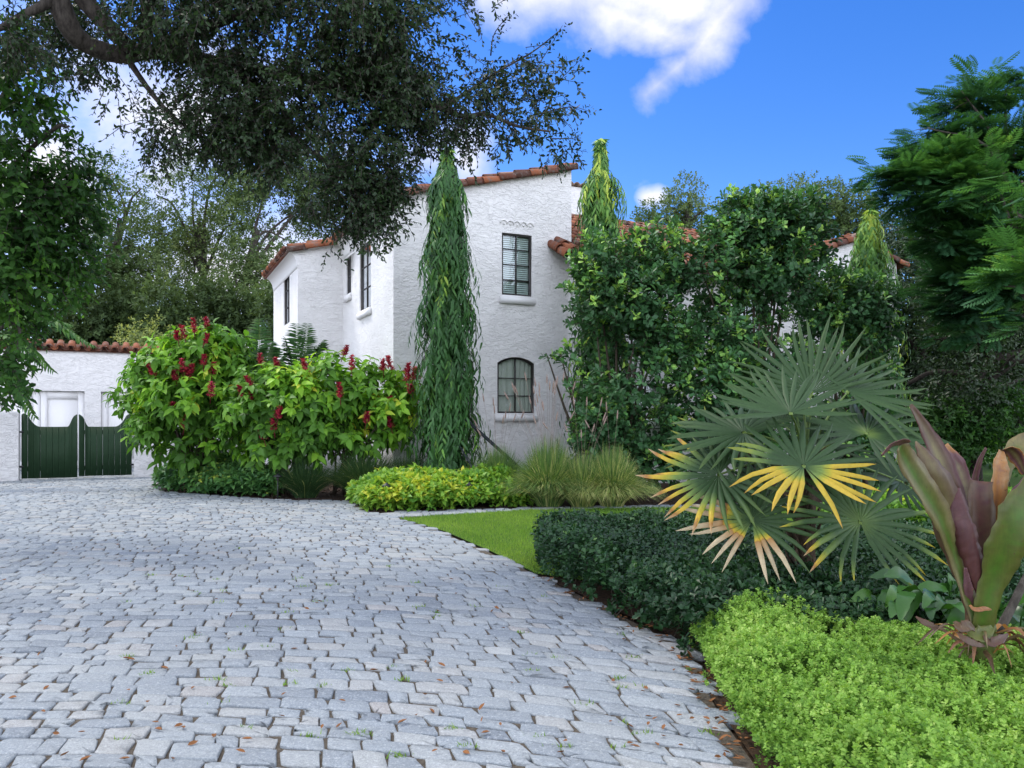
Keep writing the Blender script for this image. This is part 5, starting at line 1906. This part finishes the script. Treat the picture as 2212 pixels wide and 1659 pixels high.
PY = 6.3
palm = thing('fan_palm', [(1736 - 1106) / 1702 * PY, PY, 0], 'silvery fan palm with yellowing lower leaves standing in the dark hedge', 'palm')
pb = np.array(palm.location)
cr = at(1738, 1000, PY)
g = Geo()
tube(g, smooth_path([pb - Z * .1, pb + Z * .5 + np.array([.01, 0, 0]), at(1738, 1060, PY), cr], 22), np.linspace(.085, .07, 22) + .008 * np.sin(np.arange(22) * 2.1), 12, rough=.07)
for k in range(46):          # old leaf bases and fibre
    z = rng.uniform(.35, 1.35)
    a = rng.uniform(0, 6.28)
    o_ = np.array([math.cos(a), math.sin(a), 0])
    p = pb + o_ * .075 + Z * z
    tube(g, [p, p + o_ * .05 + Z * .09, p + o_ * rng.uniform(.05, .10) + Z * rng.uniform(.12, .2)], [.018, .013, .004], 4)
g.build('trunk', M['palm_bark'], palm, smooth=False)

green = lambda u, q: .10 + .08 * q
silver = lambda u, q: .16 + .07 * q
F_ = lambda x, y, dy=0.0: at(x, y, PY + dy * .82)
sp = R(1)
fan(palm, F_(1752, 850, .25), .94, (-.2, -.85, .5), (-.12, .1, 1), R(178), 32, .10, .06, silver, cr)
fan(palm, F_(1832, 846, .15), .86, (.15, -.62, .78), (.85, .2, .45), R(200), 34, .12, .10, silver, cr)
fan(palm, F_(1708, 892, -.45), .76, (.02, -.52, .85), (-.05, .8, .6), R(225), 34, .16, .04, lambda u, q: .17 + .05 * q, cr)
fan(palm, F_(1606, 934, -.1), .74, (-.12, -.48, .87), (-.85, .4, .1), R(290), 36, .06, .14, lambda u, q: .13 + .10 * q + .3 * max(0, q - .75) * (u < -.2), cr)
fan(palm, F_(1560, 968, .35), .62, (-.3, -.8, .4), (-1, 0, .05), R(170), 26, .10, .15, lambda u, q: .05 + .45 * (q > .8), cr)
fan(palm, F_(1873, 936, -.1), .80, (.05, -.50, .86), (.55, .55, .5), R(310), 40, .10, .12, lambda u, q: .12 + .30 * max(0, .22 - q) / .22 + .05 * q, cr)
fan(palm, F_(1552, 1026, -.3), .74, (-.2, -.62, .75), (-.9, -.1, -.25), R(300), 38, .08, .14,
    lambda u, q: .12 + (.62 * min(1, max(0, q - .30) / .45) + .22 * max(0, q - .8) / .2) * (1 if -.45 < u < .62 else .25), cr, 'fan leaf with long orange and straw tips at the left')
fan(palm, F_(1946, 1040, .5), .62, (.3, -.5, .8), (-.6, .1, .2), R(280), 32, .10, .2, lambda u, q: .03 + .03 * q, cr)
fan(palm, F_(1736, 1006, -.75), .70, (0, -.66, .75), (0, .3, 1), R(338), 40, .10, .14,
    lambda u, q: .16 + (.52 * min(1, max(0, q - .12) / .25) + .08 * max(0, q - .8) * 5) * (1 if abs(u) > .52 else (.55 if u < -.30 and q > .5 else 0)), cr, 'bright yellow and green fan leaf in the middle')
fan(palm, F_(1625, 1123, -.65), .68, (-.15, -.80, .58), (.25, .3, 1), R(336), 40, .10, .18,
    lambda u, q: .14 + (.88 * min(1, max(0, q - .16) / .30) if (u < -.36 or u > .78) else (.1 * q)), cr, 'dying fan leaf with straw coloured lower segments')
fan(palm, F_(1858, 1127, -.75), .74, (.05, -.78, .62), (.15, .3, 1), R(338), 42, .10, .20,
    lambda u, q: .20 + .12 * max(0, .3 - q) / .3 + (.75 * max(0, q - .55) / .45 if (u < -.70 and u > -.86) else .55 * max(0, q - .74) / .26 * (abs(u) > .35)), cr)
fan(palm, F_(1760, 1040, .5), .62, (.1, -.7, .7), (.3, .2, .1), R(250), 30, .10, .2, lambda u, q: .02 + .05 * q, cr)
fan(palm, F_(1660, 1050, .5), .60, (-.2, -.7, .6), (-.5, .2, -.3), R(250), 28, .10, .22, lambda u, q: .05 + .2 * (q > .7), cr)
fan(palm, F_(1790, 965, .4), .60, (.3, -.7, .6), (.2, .2, .9), R(200), 26, .1, .1, green, cr)
fan(palm, F_(1690, 915, .5), .62, (-.4, -.6, .7), (-.35, .2, .9), R(180), 26, .1, .1, green, cr)
g = Geo()       # the unopened spear and bare stalks in the heart of the crown
for k, (x, y) in enumerate(((1738, 870), (1722, 900), (1752, 890), (1745, 930))):
    V, F = tube_vf(smooth_path([cr, (cr + F_(x, y)) / 2, F_(x, y)], 8), np.linspace(.024 if k == 0 else .012, .006, 8), 6)
    g.add(V, F, .3)
g.build('spear_leaf', M['fan'], palm)

# ------------------------------------------------------------------ purple strap-leaved plant
CY = 4.2


def cp(x, y, dy=0.0):
    """place on the plant from the close-up's picture position"""
    return at(1866 + .375 * x, 829 + .375 * y, CY + dy)


crin = thing('strap_leaf_plant', cp(670, 1960), 'large purple and olive strap-leaved plant in the right foreground with torn leaf tips', 'plant')
px = .375 / 1702 * CY


def strap(path, wid, rnd_mid, rnd_edge, face=(0, -1, .15), fold=.35, wave=.05, seed=0.0, tiprnd=None, label=None, wf=9.0, name='leaf', rot=0.0):
    P_ = smooth_path([cp(*p) for p in path], 34)
    t = np.linspace(0, 1, 34)
    w = np.interp(t, np.linspace(0, 1, len(wid)), wid) * px
    T = unit(np.gradient(P_, axis=0))
    f = unit(np.array(face, float))
    sd = unit(np.cross(T, f))
    nr = np.cross(sd, T)
    a = np.zeros((34, 5))
    for j, e in enumerate((1, .6, 0, .6, 1)):
        a[:, j] = rnd_mid + (rnd_edge - rnd_mid) * e
    if tiprnd is not None:
        a += (tiprnd - a) * (np.clip((t - .72) / .25, 0, 1)[:, None])
    g = Geo()
    ribbon(g, P_, w, sd, nr, fold, wave, wf, np.clip(a + rng.normal(0, .02, a.shape), 0, 1), seed)
    o = g.build(name, M['strap'], crin, smooth=True)
    md = o.modifiers.new('thickness', 'SOLIDIFY')
    md.thickness = .0025
    if label:
        o['label'] = label
    return o


strap([(655, 1420, .05), (640, 1290, .03), (590, 950, .05), (510, 690, .08), (430, 430, .10), (350, 260, .1), (268, 122, .08)], [50, 46, 60, 75, 88, 62, 38, 12], .30, .62, (.25, -1, .1), .30, .06, 1.0, .5)
strap([(668, 1430, -.05), (648, 1270, -.05), (565, 980, -.03), (490, 730, -.06), (420, 520, -.1), (335, 385, -.06), (300, 330, -.02)], [66, 55, 75, 95, 90, 60, 24, 6], .36, .52, (-.15, -1, .1), -.45, .05, 2.0)
strap([(655, 1450, -.06), (622, 1310, -.08), (520, 980, -.08), (430, 760, -.14), (330, 590, -.2), (235, 430, -.26), (205, 355, -.3)], [60, 44, 48, 62, 82, 80, 66, 40], .04, .38, (.3, -1, .2), .25, .10, 3.0, None, 'olive leaf with bright green midrib and wavy edge', 14)
strap([(245, 345, -.28), (215, 332, -.34), (160, 352, -.4), (100, 415, -.42)], [26, 30, 22, 4], .68, .74, (0, -.7, -.7), .2, .02, 1.0)
strap([(672, 1400, -.03), (670, 1240, -.03), (672, 1000, -.03), (668, 760, -.02), (664, 560, .02)], [50, 40, 66, 78, 66], .58, .48, (0, -1, .1), .30, .04, .5)
strap([(655, 1210, -.10), (640, 1060, -.12), (600, 900, -.12), (560, 760, -.1), (520, 600, -.04)], [8, 48, 62, 52, 40], .62, .60, (-.3, -1, .1), -.35, .03, 4.0)
strap([(700, 1180, .05), (640, 820, .12), (590, 620, .14), (540, 470, .15), (470, 350, .15)], [36, 62, 60, 50, 16], .36, .68, (.3, -1, .1), .25, .07, 2.6, .9)
strap([(716, 1150, .1), (745, 860, .1), (768, 620, .1), (784, 470, .12), (790, 385, .16)], [28, 40, 55, 50, 16], .82, .92, (.1, -1, .1), .3, .05, 1.2, .88, 'dry orange leaf bent over at its tip')
strap([(790, 385, .16), (830, 376, .2), (880, 420, .22), (930, 520, .22)], [22, 40, 46, 18], .36, .88, (0, -.6, -.8), .2, .05, 1.2)
strap([(672, 1470, -.07), (690, 1340, -.10), (745, 1120, -.12), (815, 930, -.16), (900, 760, -.18), (1010, 590, -.16)], [70, 56, 76, 105, 114, 98], .05, .18, (-.1, -1, .25), .22, .04, 5.0, None, 'broad olive green leaf leaning out to the right')
strap([(684, 1400, .02), (700, 1240, .02), (760, 930, .03), (840, 740, .05), (930, 600, .05), (1040, 480, .05)], [50, 30, 40, 58, 62, 40], .58, .68, (.2, -1, .3), .4, .05, 1.7)
strap([(700, 1200, .15), (750, 780, .25), (800, 520, .32), (880, 370, .36), (1000, 290, .4)], [22, 34, 46, 58, 48], .14, .3, (0, -.8, .6), .2, .06, 3.3, .4)
strap([(690, 1180, .2), (640, 760, .28), (640, 560, .3), (665, 450, .3), (704, 368, .3)], [14, 24, 22, 16, 6], .5, .7, (0, -1, .1), .3, .03, 3.3)
strap([(610, 1330, -.06), (600, 1180, -.09), (585, 1060, -.1)], [16, 24, 8], .68, .72, (-.3, -1, 0), .3, .1, .4)
# stalk with sheathing leaf bases
g = Geo()
tube(g, smooth_path([cp(672, 1960), cp(672, 1440), cp(674, 1360), cp(672, 1270)], 14), np.interp(np.linspace(0, 1, 14), [0, .33, .66, 1], [.075, .078, .06, .04]) * 1.0, 14, .13, .02)
g.build('stalk', M['strap'], crin, smooth=True)
for (pth, wid, r_) in (([(610, 1275, -.13), (640, 1300, -.15), (700, 1296, -.15), (735, 1300, -.13)], [6, 14, 12, 4], .80), ([(590, 1400, -.14), (640, 1440, -.17), (690, 1440, -.17), (740, 1400, -.14)], [10, 46, 50, 14], .16),
                       ([(520, 1370, -.15), (560, 1400, -.19), (600, 1395, -.19), (640, 1420, -.18)], [8, 36, 28, 8], .47), ([(540, 1430, -.2), (580, 1470, -.24), (640, 1500, -.24), (700, 1510, -.22)], [10, 22, 18, 6], .5),
                       ([(300, 1340, -.1), (340, 1370, -.12), (400, 1400, -.12), (430, 1395, -.1)], [4, 18, 20, 6], .5), ([(690, 1450, -.18), (730, 1490, -.22), (790, 1470, -.2), (830, 1440, -.15)], [6, 26, 22, 6], .52)):
    strap(pth, wid, r_, r_ + .02, (0, -.8, .6), .3, .15, rng.uniform(0, 6), name='dry_sheath')

g = Geo()        # dry, shredded old leaves heaped round the foot
for k in range(34):
    a = rng.uniform(0, 6.28)
    o_ = np.array([math.cos(a), math.sin(a), 0])
    b0 = np.array(cp(672, 1440)) + o_ * rng.uniform(.05, .10) + Z * rng.uniform(-.10, .02)
    L = rng.uniform(.08, .24)
    P_ = smooth_path([b0, b0 + o_ * L * .55 + Z * rng.uniform(-.02, .07), b0 + o_ * L - Z * rng.uniform(.0, .10)], 10)
    w = rng.uniform(.006, .018) * np.array([.6, .9, 1, 1, .95, .9, .8, .6, .4, .1])
    tg = unit(P_[-1] - P_[0])
    f = unit(np.array([rng.normal(0, .5), rng.normal(0, .5), 1]))
    sd = unit(np.cross(tg, f))
    ribbon(g, P_, w, sd, np.cross(sd, tg), .5, .25, 12, np.clip(rng.choice([.42, .47, .5, .79, .86]) + rng.normal(0, .03), 0, 1), rng.uniform(0, 6))
g.build('dry_leaves', M['strap'], crin, smooth=True)

# dark leaning stem right of it
g = Geo()
tube(g, smooth_path([cp(770, 1440, .1), cp(850, 1290, .12), cp(930, 1130, .15), cp(1030, 960, .2)], 12), np.linspace(.026, .02, 12), 8)
tag(g.build('leaning_stem', M['bark'], smooth=True), 'dark bare stem leaning out of the frame behind the purple plant', 'stem')

# glossy lance-leaved plants left of and behind the stalk
def lance(label, x, y, Y, n, spread, size):
    b = at(x, y, Y)
    b[2] = 0
    root = thing('lance_leaf_plant', b, label, 'plant', 'glossy lance-leaved plants round the purple plant')
    g = Geo()
    for k in range(n):
        a = rng.uniform(0, 6.28)
        o_ = np.array([math.cos(a), math.sin(a) * .7 - .35, 0])
        L = size * rng.uniform(.8, 1.15)
        s = b + o_ * .05 + Z * .0
        m_ = b + o_ * spread * rng.uniform(.2, .8) + Z * rng.uniform(.18, .52)
        d = unit(o_ * .8 + np.array([0, -.25, rng.uniform(-.55, .55)]))
        P_ = smooth_path([m_, m_ + d * L * .5 + Z * .02, m_ + d * L - Z * .05], 12)
        w = L * .17 * np.sin(np.clip(np.linspace(.06, .97, 12), 0, 1) ** .8 * math.pi) ** .7
        f = unit(np.array([rng.normal(0, .35), rng.uniform(-.9, -.4), .8]))
        sd = unit(np.cross(d, f))
        ribbon(g, P_, w, sd, np.cross(sd, d), .16, .07, 22, np.clip(.45 + rng.normal(0, .2), 0, 1), rng.uniform(0, 6))
        V, F = tube_vf(smooth_path([s, (s + m_) / 2 + Z * .1, m_], 6), [.008, .005], 4)
        g.add(V, F, .6)
    g.build('foliage', M['philo'], root, smooth=True)
    return root

lance('glossy green lance-leaved plant left of the purple plant, front of the dark hedge', 2010, 1310, 5.3, 40, .5, .27)
lance('glossy green lance-leaved plant directly behind the purple stalk', 2075, 1290, 5.3, 36, .45, .28)
lance('glossy green lance-leaved plant at the right edge behind the leaning stem', 2190, 1300, 5.0, 22, .45, .26)

# ------------------------------------------------------------------ lamps, stakes, litter
def path_light(x, ybase, Y, h, label):
    b = [(x - 1106) / 1702 * Y, Y, 0]
    root = thing('path_light', b, label, 'path light', 'small black path lights in the planting bed')
    b = np.array(b)
    g = Geo()
    tube(g, [b - Z * .05, b + Z * h], .014, 10)
    tube(g, [b + Z * .0, b + Z * .02], .035, 10)
    g.build('post', M['iron'], root, smooth=False)
    g = Geo()
    tube(g, [b + Z * (h - .002), b + Z * (h + .015), b + Z * (h + .045), b + Z * (h + .07)], [.085, .082, .045, .008], 16)
    g.build('cap', M['iron'], root)
    g = Geo()
    tube(g, [b + Z * (h - .07), b + Z * (h - .004)], .028, 10)
    g.build('lens', M['frame'], root)

path_light(835, 1108, 14.15, .44, 'black mushroom path light in front of the yellow green ground cover')
path_light(600, 1080, 16.1, .48, 'black mushroom path light between the dark ground cover and grass clump')
path_light(1013, 1098, 14.6, .42, 'black mushroom path light half sunk in the ground cover below the columnar tree')

def stake(P0, P1, r, label):
    g = Geo()
    tube(g, smooth_path([P0, (np.array(P0) + P1) / 2, P1], 8), r, 8)
    tag(g.build('tree_stake', M['wood']), label, 'stake', 'dark stakes propping the columnar tree')

stake(at(1005, 905, 16.3), np.array([(1160 - 1106) / 1702 * 15.9, 15.9, .35]), .035, 'thick dark prop leaning from the columnar tree to the fountain grass')
stake(at(985, 950, 16.2), np.array([(1062 - 1106) / 1702 * 14.9, 14.9, .12]), .018, 'thin dark prop leaning steeply at the foot of the columnar tree')

# fallen leaves on the paving and along its edge
def litter(pts, n_each, sd, size, name, label, mat='dead'):
    g = Geo()
    P = []
    for x, y in pts:
        c = gp(x, y)[:2]
        P.append(np.array(c) + rng.normal(0, sd, (n_each, 2)))
    P = np.concatenate(P)
    P3 = np.column_stack([P, np.full(len(P), .026)])
    nr = np.array([0, 0, 1.0]) + rng.normal(0, .35, P3.shape)
    scatter(g, tpl_leaf(.45, .8, .9, .12, -.15), P3, rdir(len(P)) * np.array([1, 1, .15]), nr, size * rng.uniform(.6, 1.2, len(P)), rng.uniform(0, 1, len(P)))
    tag(g.build(name, M[mat]), label, 'leaf litter', kind='stuff')

edge_px = [(1180, 1255), (1230, 1285), (1270, 1300), (1310, 1322), (1350, 1340), (1390, 1362), (1430, 1382), (1465, 1405), (1490, 1430), (1505, 1455), (1515, 1480), (1525, 1510), (1530, 1535), (1550, 1570), (1580, 1610), (1600, 1640)]
litter(edge_px, 10, .05, .045, 'leaf_litter', 'brown fallen leaves gathered along the edge of the drive below the hedge')
scat = [(rng.uniform(0, 1500), rng.uniform(1075, 1655)) for _ in range(130)]
scat = [s for s in scat if inside(np.array([gp(*s)[:2]]), DRV)[0]]
litter(scat, 1, .02, .05, 'fallen_leaves', 'single brown leaves scattered over the grey paving stones')

# tufts of weed and moss in the joints
g = Geo()
for _ in range(75):
    x, y = rng.uniform(250, 1560), rng.uniform(1180, 1655)
    c = gp(x, y)
    if not inside(np.array([c[:2]]), DRV)[0]:
        continue
    n_ = rng.integers(8, 22)
    P = c + rng.normal(0, .022, (n_, 3)) * np.array([1.4, .5, 0])
    P[:, 2] = .004
    blades(g, P, rng.uniform(.012, .04, n_), .005, .8, rng.uniform(.2, .9, n_))
tag(g.build('joint_weeds', M['grass']), 'tiny green weeds growing in the joints of the paving', 'weeds', kind='stuff')
# bark chips and dry leaves on the planting bed
P = np.stack([rng.uniform(-9, 8, 9000), rng.uniform(13.2, 20, 9000), np.full(9000, .006)], -1)
P = P[inside(P, [(-9.3, 20.3), (-4.8, 16.1), (-3.4, 15.95), (-2.62, 14.05), (-2.25, 13.98), (w1[0], w1[1] + .1), (w2[0], w2[1] + .18), (6, 15.6), (6, 17), (-9, 21)])]
g = Geo()
scatter(g, tpl_leaf(.4, .8, .9, .1, -.1), P, rdir(len(P)) * np.array([1, 1, .2]), np.array([0, 0, 1.0]) + rng.normal(0, .4, P.shape), rng.uniform(.03, .09, len(P)), rng.uniform(0, 1, len(P)))
tag(g.build('bark_mulch', M['bark']), 'dark bark mulch covering the planting bed', 'mulch', kind='stuff')
